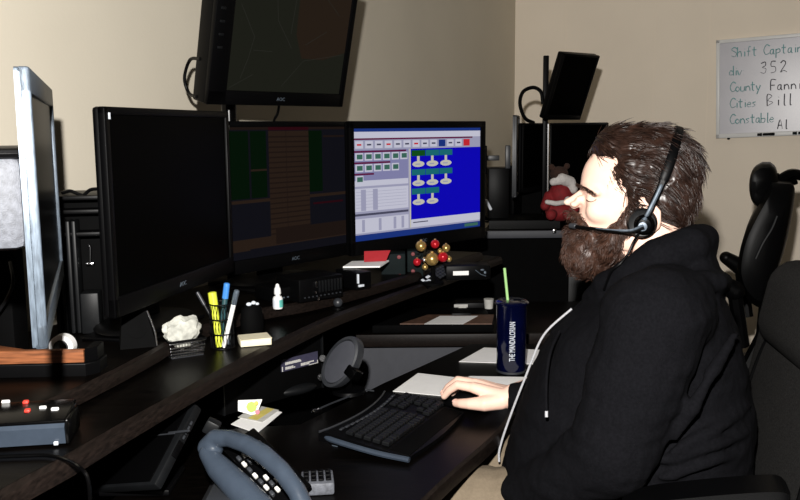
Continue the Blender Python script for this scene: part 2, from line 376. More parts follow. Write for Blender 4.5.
# dispatch-map window, table window, map window (all lit pixels)
def ui():
    c = [(0, 0, 1, 1, 's_grey', 0), (0, 0, 1, .028, 's_navy', 1), (0, .028, 1, .085, 's_white', 1), (0, .085, .93, .10, 's_maroon', 2), (0, .10, 1, .19, 's_grey', 1)]
    for i in range(13):
        u = .01+i*.07; m = 's_white'
        if i == 9: m = 's_navy'
        if i == 12: m = 's_red'
        c.append((u, .11, u+.055, .175, m, 2))
        if m == 's_white': c.append((u+.012, .135, u+.043, .15, 's_dark' if i % 3 else 's_red', 3))
    c += [(0, .19, .395, .46, 's_lilac', 1), (.415, .19, 1, .855, 's_blue', 1)]
    for r, k in ((0, 6), (1, 5), (2, 1)):
        c.append((0, .195+.10*r, .38-.12*r, .212+.10*r, 's_maroon', 2))
        for i in range(k):
            u = .01+i*.065; v = .215+.10*r
            c.append((u, v, u+.055, v+.068, 's_white', 2)); c.append((u+.01, v+.012, u+.05, v+.055, 's_icon', 3))
    for r, k in ((0, 3), (1, 3), (2, 2)):
        for i in range(k):
            u = .43+i*.112; v = .205+r*.18
            c.append((u-.008, v, u+.10, v+.055, 's_green' if r == 0 and i == 0 else 's_teal', 2))
            c.append((u+.035, v+.055, u+.055, v+.12, 's_cream', 2))
            el = [(u+.045+.048*math.cos(t*math.pi/8), v+.13+.028*math.sin(t*math.pi/8)) for t in range(16)]
            c.append((el, 0, 0, 0, 's_cream', 3))
            c.append((u+.02, v+.125, u+.06, v+.137, 's_grey', 4))
    c += [(0, .46, .395, .51, 's_white', 2), (.0, .53, .395, .735, 's_white', 2), (0, .755, .395, .775, 's_dark', 2), (0, .80, .395, .93, 's_white', 2)]
    for u in (.045, .13): c.append((u, .54, u+.035, .73, 's_grey', 3))
    for u in (.05, .17, .28, .34): c.append((u, .81, u+.02, .92, 's_grey', 3))
    for k in range(6): c.append((.01, .56+.028*k, .38, .563+.028*k, 's_grey', 3))
    c += [(.405, .19, .415, .93, 's_cream', 2), (.415, .855, 1, .93, 's_white', 2), (.43, .88, .55, .89, 's_dark', 3), (0, .945, 1, 1, 's_navy', 2), (.86, .955, .98, .985, 's_icon', 3)]
    return c
def table_ui():
    c = [(0, 0, 1, 1, 'd_blue', 0), (0, 0, 1, .02, 'd_brown2', 1), (.31, .0, .65, .025, 'd_red', 2), (.31, .03, .65, .88, 'd_brown', 1), (0, .03, .29, .54, 'd_green', 1), (.15, .03, .165, .54, 'd_blue', 2), (.16, .32, .29, .335, 'd_brown', 2), (.65, .03, .77, .53, 'd_green', 1), (.77, .03, 1, .52, 'd_blue', 1), (.78, .07, .98, .085, 'd_brown2', 2), (0, .55, 1, .575, 'd_brown', 2), (.35, .80, 1, .92, 'd_brown2', 2), (0, .85, 1, .93, 'd_brown', 1), (0, .86, .14, .94, 'd_brown', 2), (.68, .62, .96, .635, 'd_red', 2)]
    for k in range(20): c.append((.31, .07+.04*k, .65, .082+.04*k, 'd_brown2', 3))
    c.append((.45, .03, .455, .85, 'd_brown2', 4))
    return c
def map_ui():
    def ln(a, b, w=.0016):
        dx, dy = b[0]-a[0], b[1]-a[1]; L = math.hypot(dx, dy); nx, ny = -dy/L*w, dx/L*w
        return ([(a[0]+nx, a[1]+ny), (b[0]+nx, b[1]+ny), (b[0]-nx, b[1]-ny), (a[0]-nx, a[1]-ny)], 0, 0, 0, 'd_line', 3)
    c = [([(.52, 0), (1, 0), (1, .62), (.80, .70), (.60, .70), (.53, .5)], 0, 0, 0, 'd_map2', 1)]
    for a, b in (((.05, .3), (.18, .55)), ((.18, .55), (.15, .72)), ((.15, .72), (.10, .9)), ((.18, .66), (.34, .66)), ((.45, .95), (.62, .72)), ((.62, .72), (.98, .64)), ((.3, .0), (.36, .4)), ((.36, .4), (.5, .62)), ((.62, .58), (.8, .45)), ((.02, .98), (.2, .86)), ((.5, .1), (.48, .5)), ((.7, .1), (.9, .3))): c.append(ln(a, b))
    return c
# nearest monitor, almost edge-on at the left
L1 = V3((-.4205, .98, 0)); R1 = V3((-.599, 1.49, 0))
z1 = gp(24, 345, 1.0).z
r1, T1, w1, h1 = monitor(V3((L1.x, L1.y, z1)), V3((R1.x, R1.y, z1)), .325, 'silver-framed monitor seen almost edge-on at the far left', thick=.005, frame_mat='silver', bez=(.004, .012, .03, .03), stand=False, logo=False, bulge=False)
mb = MB(T1); mb.box((w1*.30, .045, h1*.52), (w1*.5, .07, h1*.34), .012); mb.build('rear_housing', M['grey_fab'], r1)
mb = MB(T1); mb.box((w1*.30, .045, h1*.70), (w1*.51, .072, h1*.035), .006); mb.build('housing_cap', M['black'], r1)
mb = MB(T1); mb.box((w1*.5, .10, h1*.45), (.06, .05, .06), .006); e = T1 @ V3((w1*.5, .12, h1*.4)); mb.M = Matrix.Identity(4); mb.tube([e, (e.x-.06, e.y+.03, ZT+.01)], .018, 12); mb.box((e.x-.06, e.y+.03, ZT+.006), (.12, .12, .012), .004); mb.build('stand', M['black'], r1)
mL = (V3((-.494, 1.44, 0)), V3((-.384, 1.93, 0)))
zb2 = gp(106, 318, 1.45).z
monitor(V3((*mL[0].xy, zb2)), V3((*mL[1].xy, zb2)), .360, 'large black monitor with a blank screen and small sticker, second from left', sticker=True, stand_dx=.02)
zb3 = gp(233, 277, 1.99).z
monitor(V3((-.408, 2.0, zb3)), V3((-.137, 2.35, zb3)), gp(236, 121, 2.0).z-zb3, 'black monitor with a very dim brown and green table on screen, below the raised monitor', sticker=True, content=table_ui(), screen='screen_dark', bez=(.014, .014, .014, .034))
zb4 = gp(350, 256, 2.29).z
monitor(gp(349, 256, 2.28) * 1 if False else V3((gp(349, 200, 2.28).x, 2.28, zb4)), V3((gp(484, 200, 2.66).x, 2.66, zb4)), gp(350, 121, 2.28).z-zb4, 'lit monitor showing a blue map window and grey tool panels', content=ui(), screen='s_grey', bez=(.017, .022, .020, .038), stand_dx=.03)
# raised monitor leaning forward on a pole
Lb = V3((gp(205, 104, 2.06).x, 2.06, gp(205, 104, 2.06).z)); Rb = V3((gp(341, 102.5, 2.40).x, 2.40, Lb.z))
rt, T5, w5, h5 = monitor(Lb, Rb, .345, 'black monitor with a dim map, mounted high above the row and leaning forward', pitch=math.radians(13), thick=.05, content=map_ui(), screen='screen_dark', bez=(.055, .018, .018, .035), stand=False, name='raised_monitor')
pc = T5 @ V3((w5*.36, .125, 0)); pb = T5 @ V3((w5*.5, .05, h5*.5))
mb = MB(); mb.tube([(pc.x, pc.y, ZT), (pc.x, pc.y, 1.66)], .02, 16); mb.box((pc.x, pc.y, ZT+.006), (.12, .12, .012), .003); mb.build('pole', M['black_gloss'], rt)
mb = MB(); mb.tube([(pc.x, pc.y, pb.z), pb], .022, 12); mb.build('mount_arm', M['black'], rt)
for k in range(4):
    mb = MB(T5); mb.box((.02, -.0085, h5-.12-.03*k), (.014, .003, .006), .001); mb.build('button', M['dark'], rt)
# cable loop at its left side
c0 = T5 @ V3((.0, .035, .10)); c1 = T5 @ V3((.0, .035, .01))
cb = MB(); cb.tube(catmull([c0, gp(190, 60, 2.12), gp(184.5, 78, 2.14), gp(189, 93, 2.14), c1], 8), .0042, 8)
tag(cb.build('cable', M['black'], None), 'black cable looping out from the left side of the raised monitor', 'cable')
cb = MB(); cb.tube(catmull([T5 @ V3((w5*.62, .06, .03)), gp(278, 112, 2.33), gp(274, 121, 2.34), gp(272, 140, 2.42)], 6), .0035, 8)
tag(cb.build('cable', M['black'], None), 'thin black cable hanging below the middle of the raised monitor', 'cable')
# ------------------------------------------------------------------ second work station by the corner
d2 = thing('corner_console', (.75, 3.45, 0), 'dark console desk in the far corner, its pale edge strip behind the blue screen', 'desk')
zs = gp(520, 230.5, 3.25).z
poly = [(gp(484, 230, 3.2).x, 3.25), (1.05, 3.25), (1.15, 3.60), (.62, 3.88), (.40, 3.66)]
mb = MB(); mb.prism(poly, zs-.03, zs, .003); mb.build('worktop', M['wood'], d2)
mb = MB(); mb.box(((poly[0][0]+1.05)/2, 3.243, zs-.014), (1.05-poly[0][0], .014, .029), .003); mb.build('edge_band', M['grey_panel'], d2)
mb = MB(); mb.box((.515, 3.30, (zs-.03)/2), (1.03, .02, zs-.031)); mb.build('support_panel', M['black_matte'], d2)
mb = MB(); mb.extrude([V3((.36, 3.62, zs+.0005)), V3((1.06, 3.62, zs+.0005)), V3((1.06, 3.62, zs+.17)), V3((.36, 3.62, zs+.17))], V3((0, .012, 0))); mb.build('gap_blackout', M['black_matte'], d2)  # added black sheet darkening the wall gap under the far monitors
mb = MB(); mb.box((.80, 3.278, .5), (.30, .02, .62), .004)
for k in range(5):
    for j in range(4): mb.box((.72+.045*j, 3.266, .40+.06*k), (.03, .006, .03), .002)
mb.build('vent_panel', M['dark'], d2)
mb = MB(); q = gp(555, 231.5, 3.22); mb.box((q.x, 3.232, q.z), (.014, .008, .018), .003); mb.build('edge_glint', M['chrome'], d2)  # highlight on the desk edge, put in as a small chrome block
t2 = MB(); t2.prism([(.345, 3.30), (.62, 3.30), (.66, 3.52), (.44, 3.60)], zs+.0005, zs+.035, .004)
tag(t2.build('black_tray', M['black']), 'thin black tray lying on the far corner console', 'tray')
z2 = gp(516, 197, 3.3).z
def mon2(pa, pb, ytop, ybot, Ya, Yb, label, **k):
    a = gp(pa, ybot, Ya); b = gp(pb, ybot, Yb)
    return monitor(V3((a.x, a.y, a.z)), V3((b.x, b.y, a.z)), gp(pa, ytop, Ya).z-a.z, label, zbase=k.pop('zb', zs), **k)
mon2(514.5, 517.5, 115, 198, 3.33, 3.56, 'thin silver-edged monitor seen edge-on in the far corner station', stand=False, logo=False, frame_mat='grey', bez=(.01, .01, .01, .01), thick=.003, bulge=False)
mon2(521, 547, 123, 193, 3.44, 3.62, 'black monitor behind the plush bear, left of the pair in the far corner', logo=False, bez=(.01, .008, .01, .02))
mon2(549, 606, 123, 196, 3.62, 3.50, 'black monitor behind the man\'s forehead in the far corner station', logo=False, bez=(.008, .01, .01, .02))
mb = MB(); mb.tube([gp(548.3, 124, 3.42), gp(547.6, 193, 3.42)], .0035, 6)
tag(mb.build('metal_strip', M['chrome']), 'thin bright metal strip between the two black monitors in the far corner', 'metal strip')
a = gp(543.5, 119.5, 3.42); b = gp(579, 121, 3.55)
up2, T6, w6, h6 = monitor(V3((a.x, a.y, a.z)), V3((b.x, b.y, a.z)), gp(557, 49.5, 3.4).z-a.z, 'small black monitor tilted forward on a pole above the far corner station', pitch=math.radians(21), stand=False, logo=False, bez=(.009, .009, .009, .02), thick=.025)
pp = gp(545.5, 100, 3.53)
mb = MB(); mb.box((pp.x, 3.53, (zs+gp(545, 55, 3.5).z)/2), (.021, .021, gp(545, 55, 3.5).z-zs), .003); mb.build('pole', M['black'], up2)
cb = MB(); cb.tube(catmull([gp(543, 104, 3.5), gp(541, 92, 3.5), gp(533, 87.5, 3.5), gp(523, 92, 3.5), gp(520, 104, 3.5), gp(525, 118, 3.5), gp(534, 123, 3.52)], 7), .0075, 8)
tag(cb.build('cable', M['black']), 'black cable looping beside the pole of the small tilted far monitor', 'cable')
# equipment behind the lit monitor
mb = thing('equipment_rack', (gp(497, 205, 3.4).x, 3.38, zs+.035), 'black stack of equipment with small lights between lit monitor and far corner', 'rack')
R0 = ORG[mb.name]
q = MB(); q.box((R0.x, 3.40, zs+.035+.10), (.085, .12, .20), .006); q.build('body', M['black'], mb)
q = MB(); e = gp(493, 158, 3.33); q.box((e.x, 3.335, e.z), (.05, .01, .02), .002); e = gp(486, 160, 3.33); q.box((e.x, 3.335, e.z), (.008, .012, .11), .002); q.build('trim_plate', M['grey'], mb)
q = MB(); e = gp(508, 157, 3.33); q.box((e.x, 3.335, e.z), (.02, .012, .09), .003); q.build('slot', M['grey'], mb)
q = MB(); e = gp(488.5, 205, 3.30); q.box((e.x, 3.31, e.z), (.012, .03, .045), .004, Matrix.Rotation(-.5, 3, 'Y')); q.build('handle', M['cup_print'], mb)
# plush bear dressed in a red coat
bp_ = gp(561, 212, 3.30); s = 3.3/FPX
def bq(px, py, dy=0): 
    v = gp(px, py, 3.30+dy); return v
bear = thing('plush_bear', (bp_.x, 3.32, zs), 'brown plush bear in a red coat with white trim, beside the man\'s nose', 'plush toy')
q = MB(); q.ell(bq(561, 194), (.046, .045, .052)); q.ell(bq(560, 211), (.058, .05, .04)); q.cap(bq(549, 196), bq(545, 206, -.03), .02, .018); q.cap(bq(572, 196), bq(575, 208, -.03), .02, .018)
remeshed(q, 'coat', M['santa'], .004, bear, 3)
q = MB(); q.ell(bq(559, 174), (.036, .035, .03)); q.ell(bq(551.5, 167), .012); q.ell(bq(567, 166), .012); q.ell(bq(557, 178, -.03), .015)
remeshed(q, 'head', M['brown_fur'], .003, bear, 2)
q = MB(); q.chain([bq(553, 182, -.03), bq(562, 179, -.035), bq(570, 182, -.02), bq(573, 189, -.02)], [.014, .022, .022, .018]); remeshed(q, 'beard_trim', M['fur'], .003, bear, 2)
q = MB(); q.chain([bq(547, 202, -.052), bq(556, 203.5, -.056), bq(566, 202, -.055)], [.009, .01, .009]); q.ell(bq(568, 200, -.05), .014); remeshed(q, 'white_belt', M['fur'], .003, bear, 2)
q = MB(); q.cap(bq(553, 214, -.04), bq(551, 215, -.07), .018, .02); q.cap(bq(567, 214, -.04), bq(568, 215, -.07), .018, .02); remeshed(q, 'boots', M['santa'], .003, bear, 2)
# whiteboard
pn = nR; TW = None
bl = at_plane(716, 138.5, CORN + nR*.02, nR); tl = at_plane(714, 40.5, CORN + nR*.02, nR)
hh = (tl-bl).length; ww = hh*1.5
zax = V3((0, 0, 1)); xax = WR
rot = math.radians(2.2); xb = (xax*math.cos(rot)+zax*math.sin(rot)).normalized(); zbx = (zax*math.cos(rot)-xax*math.sin(rot)).normalized()
TB = frame(bl, xb, zbx)
wb = thing('whiteboard', tuple(bl), 'white-framed whiteboard with teal and black handwriting on the back wall', 'whiteboard')
q = MB(TB); q.box((ww/2, .008, hh/2), (ww-.01, .01, hh-.01)); q.build('panel', M['board'], wb)
q = MB(TB)
for c, sz in (((.009, .006, hh/2), (.018, .02, hh)), ((ww-.009, .006, hh/2), (.018, .02, hh)), ((ww/2, .006, .011), (ww, .02, .022)), ((ww/2, .006, hh-.009), (ww, .02, .018))): q.box(c, sz, .003)
q.build('frame', M['white'], wb)
GL = {'S': [[(.8,.85),(.4,1),(.1,.75),(.7,.4),(.5,.05),(.05,.15)]], 'h': [[(.1,1),(.1,0)],[(.1,.4),(.45,.55),(.6,.3),(.6,0)]], 'i': [[(.3,.5),(.3,0)],[(.3,.72),(.32,.75)]], 'f': [[(.6,.95),(.35,.9),(.3,0)],[(.1,.5),(.55,.5)]], 't': [[(.3,.9),(.3,.1),(.5,0)],[(.05,.6),(.6,.6)]],
 'C': [[(.8,.85),(.4,1),(.05,.5),(.3,.02),(.8,.15)]], 'a': [[(.5,.5),(.2,.45),(.12,.12),(.35,.02),(.5,.3)],[(.52,.52),(.55,.05),(.7,.0)]], 'p': [[(.1,.5),(.1,-.4)],[(.1,.4),(.5,.5),(.6,.2),(.1,.05)]], 'n': [[(.1,.5),(.1,0)],[(.1,.35),(.4,.5),(.6,.3),(.65,0)]], 'd': [[(.6,1),(.6,0)],[(.6,.4),(.2,.5),(.1,.1),(.6,.1)]], 'v': [[(.05,.5),(.3,0),(.6,.5)]],
 '3': [[(.1,.9),(.55,1),(.6,.7),(.25,.52),(.65,.4),(.5,.02),(.05,.1)]], '5': [[(.65,1),(.2,1),(.15,.6),(.6,.5),(.6,.1),(.1,0)]], '2': [[(.1,.8),(.4,1),(.65,.75),(.1,.02),(.45,.15),(.8,0)]], 'o': [[(.35,.5),(.08,.25),(.35,0),(.62,.25),(.35,.5)]], 'u': [[(.1,.5),(.12,.05),(.5,.05),(.6,.5),(.62,0)]], 'y': [[(.1,.5),(.3,.05)],[(.65,.5),(.2,-.4)]],
 'F': [[(.1,0),(.15,1),(.75,1)],[(.12,.5),(.6,.5)]], 'm': [[(.05,.5),(.05,0)],[(.05,.4),(.3,.5),(.35,0)],[(.35,.4),(.6,.5),(.65,0)]], 'B': [[(.1,0),(.1,1),(.6,.85),(.15,.5),(.7,.3),(.1,0)]], 'l': [[(.3,1),(.28,.05),(.45,0)]], 'e': [[(.1,.27),(.6,.3),(.4,.52),(.1,.2),(.35,0),(.65,.1)]], 's': [[(.55,.5),(.15,.4),(.5,.15),(.1,0)]], 'r': [[(.1,.5),(.12,0)],[(.12,.35),(.5,.5)]], 'A': [[(.05,0),(.4,1),(.7,0)],[(.2,.4),(.6,.4)]], 'b': [[(.1,1),(.1,0)],[(.1,.4),(.6,.4),(.5,0),(.1,.05)]], ':': [[(.2,.45),(.22,.45)],[(.2,.1),(.22,.1)]]}
def write(mb, txt, x, z, sz, r, sp=.62):
    for ch in txt:
        if ch != ' ':
            for st in GL[ch]:
                pts = catmull([V3((x+a*sz*.75, .0015, z+b*sz)) for a, b in st], 4)
                mb.tube(pts, r, 5, flat=.35)
        x += sz*sp*(.62 if ch in 'il:' else 1)
u = hh/98.0
lines = [('Shift Captain', 14, 80), ('div:', 12, 62), ('County', 13, 46), ('Cities', 13, 30), ('Constable', 13, 14)]
for t, x, z in lines:
    q = MB(TB); write(q, t, x*u, z*u, 9.5*u, .68*u, .56 if t[0] == 'S' else .5); q.build('teal_handwriting', M['teal_ink'], wb)
for t, x, z, sz, sp in (('352', 41, 62, 11, .8), ('Fannin', 50, 45, 10, .62), ('Bill', 47, 30, 11, .78), ('Al', 57, 7, 9, .7)):
    q = MB(TB); write(q, t, x*u, z*u, sz*u, .72*u, sp); q.build('black_handwriting', M['black_ink'], wb)
q = MB(TB); q.ell((12*u, 0, -.6*u), (1.5*u, .006, 1.2*u)); q.build('foot', M['black'], wb)
for x0_, ln_, nm, lb in ((39, 4.5, 'marker', 'short black marker cap on the lower whiteboard frame, left of the black marker'), (44, 11, 'marker', 'black marker lying on the lower frame of the whiteboard'), (71, 4, 'marker', 'short dark marker cap on the whiteboard frame near the right edge of the photo'), (76, 14, 'marker', 'dark green marker on the whiteboard frame at the right edge of the photo')):
    q = MB(TB); cz = 2.2*u; r_ = 1.35*u; L_ = ln_*u
    q.lathe([(0, 0), (r_*.8, 0), (r_, L_*.08), (r_, L_*.6), (r_*1.12, L_*.62), (r_*1.12, L_*.95), (r_*.8, L_), (0, L_)], (x0_*u, -.0045-r_*1.15, cz), 14, Matrix(((0, 0, 1), (1, 0, 0), (0, 1, 0))))
    tag(q.build(nm, M['black'] if x0_ < 70 else M['teal_box']), lb, 'marker')
# office chair standing by the back wall, seen from the side
Yc = 2.75
def cq(px, py, dx=0): return gp(px, py, Yc)
bc = thing('office_chair', (gp(775, 300, Yc).x+.05, Yc+.1, 0), 'black office chair with round headrest standing empty by the wall under the whiteboard', 'chair')
O = ORG[bc.name]; side = V3((.40, .916, 0)).normalized()
prof = [(772, 180), (757, 206), (745, 232), (739.5, 258), (741, 276), (749, 291), (761, 299), (768, 293), (774, 276), (780, 258), (787, 232), (792, 206), (794, 186), (790, 181)]
pts = [cq(*p) for p in catmull([V3((a, b, 0)) for a, b in prof], 3) for p in [(p.x, p.y)]]
def slabify(mb, pts, side, half, cut=.85):
    c = sum(pts, V3())/len(pts)
    mb.loft([[c+(p-c)*k+side*o for p in pts] for k, o in ((.55, -half), (.85, -half*.93), (1, -half*.75), (1, half*.75), (.85, half*.93), (.55, half))])
q = MB(); slabify(q, pts, side, .20); q.build('backrest', M['black'], bc)
q = MB(); q.tube(catmull([cq(757, 250)-side*.203, cq(764, 235)-side*.206, cq(772, 222)-side*.206, cq(777, 210)-side*.203], 4), .004, 6); q.build('seam', M['dark'], bc)
hp = [cq(p.x, p.y) for p in catmull([V3((a, b, 0)) for a, b in ((762, 163), (753, 169), (750, 183), (752, 197), (758, 204), (767, 204), (774, 196), (778, 182), (776, 169), (770, 163))], 3)]
q = MB(); slabify(q, hp, side, .13); q.build('headrest', M['black'], bc)
q = MB(); q.tube(catmull([cq(774, 184), cq(783, 178), cq(792, 174), cq(804, 176)], 4), .017, 10); q.tube([cq(776, 176), cq(788, 184), cq(796, 181)], .012, 8); q.build('headrest_bracket', M['black_gloss'], bc)
q = MB(); q.cap(cq(738, 278)-side*.24, cq(722, 268)-side*.24, .03, .022); q.tube([cq(738, 280)-side*.24, cq(745, 330)-side*.22], .022, 8); q.build('armrest', M['black'], bc)
q = MB(); q.cap(cq(738, 278)+side*.24, cq(722, 268)+side*.24, .03, .022); q.tube([cq(738, 280)+side*.24, cq(745, 330)+side*.22], .022, 8); q.build('armrest', M['black'], bc)
sc_ = cq(735, 325); q = MB(frame((sc_.x, sc_.y, .50), side)); q.box((0, 0, 0), (.48, .46, .09), .035, seg=3); q.build('seat', M['black'], bc)
q = MB(); q.tube([(sc_.x, sc_.y, .12), (sc_.x, sc_.y, .46)], .03, 12); q.tube([(sc_.x, sc_.y, .44), cq(765, 300)+V3((0, 0, -.12)), cq(768, 290)], .025, 8)
for k in range(5):
    a = k*1.2566+.3; q.tube([(sc_.x, sc_.y, .11), (sc_.x+.29*math.cos(a), sc_.y+.29*math.sin(a), .07)], [.028, .018], 8); q.ell((sc_.x+.29*math.cos(a), sc_.y+.29*math.sin(a), .03), .03)
q.build('base', M['black'], bc)
Zx = V3((0, 0, 1))
def face_frame(p, ang=0):
    """frame at p: x to the viewer's right turned by ang about z, z up"""
    return frame(p, (math.cos(ang), math.sin(ang), 0))
def RZ(a): return Matrix.Rotation(a, 3, 'Z')
def RX(a): return Matrix.Rotation(a, 3, 'X')
def RY(a): return Matrix.Rotation(a, 3, 'Y')
# wood-trimmed base, ribbed tower, tape roll
c = at_z(86, 376, ZT); a0 = .05
F = face_frame(c, a0)
t = thing('wooden_tray', tuple(c), 'black tray base trimmed with reddish wood, below the edge-on monitor', 'tray')
q = MB(F); q.prism([(-.30, 0), (0, 0), (.018, .02), (.018, .06), (-.30, .06)], 0, .022, .003); q.build('plinth', M['black'], t)
q = MB(F); q.prism([(-.30, .003), (-.003, .003), (-.003, .014), (-.10, .016), (-.17, .055), (-.30, .058)], .0225, .044, .003); q.build('wood_board', M['wood_light'], t)
q = MB(F); q.prism([(-.001, .002), (.015, .02), (.015, .056), (-.001, .056)], .0225, .046, .003); q.build('end_block', M['black'], t)
r = F @ V3((-.046, .034, .0225))
t = thing('tape_roll', tuple(r), 'white roll of tape standing on the reddish wood base', 'tape')
q = MB(); rings = []
for k in range(33):
    a = 2*math.pi*k/32; ca, sa = math.cos(a), math.sin(a)
    rings.append([V3((r.x+R_*ca, r.y+dy, r.z+.0205+R_*sa)) for R_, dy in ((.0205, -.009), (.0205, .009), (.0125, .009), (.0125, -.009))])
q.loft(rings, cap=False); q.build('tape', M['white'], t)
q = MB(); rings = []
for k in range(33):
    a = 2*math.pi*k/32; ca, sa = math.cos(a), math.sin(a)
    rings.append([V3((r.x+R_*ca, r.y+dy, r.z+.0205+R_*sa)) for R_, dy in ((.0123, -.011), (.0123, .011), (.0105, .011), (.0105, -.011))])
q.loft(rings, cap=False); q.build('core', M['grey'], t)
q = MB(); e = gp(0, 330, 1.47); zt_ = gp(0, 250, 1.47).z; q.box((e.x-.04, 1.50, (ZT+zt_)/2+.0005), (.13, .06, zt_-ZT), .006)
tag(q.build('dark_filler', M['black_matte']), 'added matte black block darkening the gap behind the edge-on monitor at the far left', 'case')  # added block that blacks out the bright wall behind the monitor
q = MB(); q.tube(catmull([gp(-6, 318, 1.44), gp(6, 300, 1.43), gp(13, 282, 1.42), gp(10, 262, 1.45)], 6), .003, 8)
tag(q.build('cable', M['dark']), 'thin dark cable curving in front of the dark filler block at the far left', 'cable')
tw = gp(83, 300, 1.66); tw.z = ZT
t = thing('equipment_tower', (tw.x, 1.70, ZT), 'tall black shelved equipment tower with ribbed front between the two left monitors', 'rack')
F = face_frame((gp(58, 300, 1.70).x, 1.70, ZT), .18); topz = gp(80, 197, 1.66).z-ZT
q = MB(F); q.box((.055, .09, topz/2), (.125, .14, topz-.02), .003); q.build('body', M['black_matte'], t)
for yy in (197, 211, 234):
    q = MB(F); z = gp(80, yy, 1.66).z-ZT; q.box((.052, .06, z-.004), (.135, .17, .009), .002); q.build('shelf', M['black'], t)
for k, xx in enumerate((.006, .020, .033, .044)):
    q = MB(F); q.box((xx, -.01, .115), (.0075, .05, .225), .002); q.build('rib', M['dark'], t)
q = MB(F); z = gp(92, 268, 1.66).z-ZT; q.box((.065, .01, z), (.016, .02, .006), .002); q.tube([(.066, .005, z), (.068, .005, z+.035)], .002, 6); q.ell((.066, .005, z+.036), .003); q.build('metal_clip', M['chrome'], t)
q = MB(F); z = gp(92, 295, 1.66).z-ZT; q.box((.066, -.01, z/2), (.035, .05, z), .003); q.build('lower_bin', M['dark'], t)
for pts, lb in (([(62, 193), (70, 191), (78, 194), (84, 196)], 'black cable lying across the top of the black tower, left one'), ([(84, 195), (90, 190), (97, 189), (104, 190)], 'black cable arching off the top of the black tower behind the blank monitor')):
    q = MB(); q.tube(catmull([gp(x, y, 1.70) for x, y in pts], 6), .0035, 8); tag(q.build('cable', M['black']), lb, 'cable')
# desk speaker under the blank monitor
c = at_z(140, 348, ZT); F = face_frame(c, .35)
t = thing('desk_speaker', tuple(c), 'small black wedge speaker with a bright edge below the large blank monitor', 'speaker')
q = MB(F); q.loft([[V3((x, y, 0)) for x, y in ((-.035, 0), (.03, 0), (.03, .06), (-.035, .06))], [V3((x, y, .068)) for x, y in ((-.028, .018), (.015, .018), (.015, .06), (-.028, .06))]]); q.build('body', M['black_matte'], t)
q = MB(F); q.tube(catmull([V3((.031, -.001, .002)), V3((.028, .005, .03)), V3((.017, .017, .066))], 5), .0018, 6); q.build('edge_trim', M['chrome'], t)
q = MB(F); q.lathe([(.0, 0), (.016, 0), (.017, .003), (.0, .004)], (-.003, .009, .034), 20, Matrix.Rotation(math.radians(75), 3, 'X')); q.build('speaker_cone', M['black_matte'], t)
# wire mesh caddy with receipts and pens
c = at_z(188, 357, ZU); F = face_frame(c, .55)
t = thing('wire_caddy', tuple(c), 'black wire mesh caddy stuffed with a crumpled white receipt, left of the pen cup', 'caddy')
q = MB(F); q.box((0, .021, .0015), (.062, .040, .003)); q.build('base', M['grey'], t)
q = MB(F)
for zz, g in ((.003, 0), (.009, .001), (.015, .002), (.021, .003), (.030, .004)): q.tube([V3((sx*(.031+g), .021+sy*(.020+g), zz)) for sx, sy in ((-1, -1), (1, -1), (1, 1), (-1, 1), (-1, -1))], .0013, 5)
for k in range(13):
    x = -.031+.062*k/12; q.tube([(x, .001, 0), (x*1.12, -.003, .032)], .0006, 4); q.tube([(x, .041, 0), (x*1.12, .045, .032)], .0006, 4)
q.build('wire_mesh', M['chrome'], t)
q = MB(F); q.tube([V3((sx*.0355, .021+sy*.0245, .033)) for sx, sy in ((-1, -1), (1, -1), (1, 1), (-1, 1), (-1, -1))], .0024, 8); q.build('rim', M['black'], t)
b = bmesh.new(); bmesh.ops.create_icosphere(b, subdivisions=4, radius=1)
for v in b.verts:
    k = 1+.22*noise.noise(v.co*2.1)+.10*noise.noise(v.co*5+V3((3, 1, 2))); v.co = V3(((v.co.x*.034*k)*(1+.35*v.co.z), v.co.y*.018*k, v.co.z*.031*k))
q = MB(F); q.addbm(b, Matrix.Translation((-.002, .021, .045)))
tag(q.build('receipt', M['mesh_white']), 'crumpled white receipt paper stuffed in the wire caddy', 'paper')
c = at_z(226, 350, ZU); F = face_frame(c, .45)
t = thing('pen_cup', tuple(c), 'black wire mesh pen cup holding a highlighter and pens', 'pen cup')
q = MB(F); rr = .024
for zz in (.001, .03, .06, .09): q.tube([V3((rr*math.cos(a*math.pi/12), .026+rr*math.sin(a*math.pi/12), zz)) for a in range(25)], .0014, 5, cap=False)
for k in range(24):
    a = k*math.pi/12; q.tube([(rr*math.cos(a), .026+rr*math.sin(a), 0), (rr*math.cos(a+.5), .026+rr*math.sin(a+.5), .09)], .0006, 4); q.tube([(rr*math.cos(a), .026+rr*math.sin(a), 0), (rr*math.cos(a-.5), .026+rr*math.sin(a-.5), .09)], .0006, 4)
q.build('wire_mesh', M['black'], t)
q = MB(F); q.lathe([(0, 0), (.024, 0), (.024, .002), (0, .002)], (0, .026, 0)); q.build('base', M['black'], t)
def pen(name, bpx, tpx, y0, y1, r, m, lb, cat, capm=None, capf=.25):
    p0 = F @ V3((bpx, y0, .004)); p1 = gp(*tpx, p0.y+y1)
    o = thing(name, tuple(p0), lb, cat); d = p1-p0
    q = MB(); q.tube([p0, p0+d*(1-capf), p1-d*.02, p1], [r, r, r, r*.6], 12); q.build('barrel', M[m], o)
    q = MB(); q.tube([p0+d*(1-capf), p1-d*.01, p1+d*.005], [r*1.15, r*1.15, r*.6], 12); q.tube([p0+d*(1-capf)+V3((0, -r*1.4, 0)), p1+V3((0, -r*1.3, 0))-d*.05], r*.25, 6); q.build('cap', M[capm or m], o)
pen('highlighter', -.008, (212, 292), .018, .004, .0075, 'yellow_hl', 'yellow highlighter standing in the pen cup', 'highlighter', 'yellow_hl')
pen('pen', -.004, (227, 283), .034, .010, .0055, 'green_pen', 'dark pen with a bright blue cap in the pen cup', 'pen', 'blue_pen')
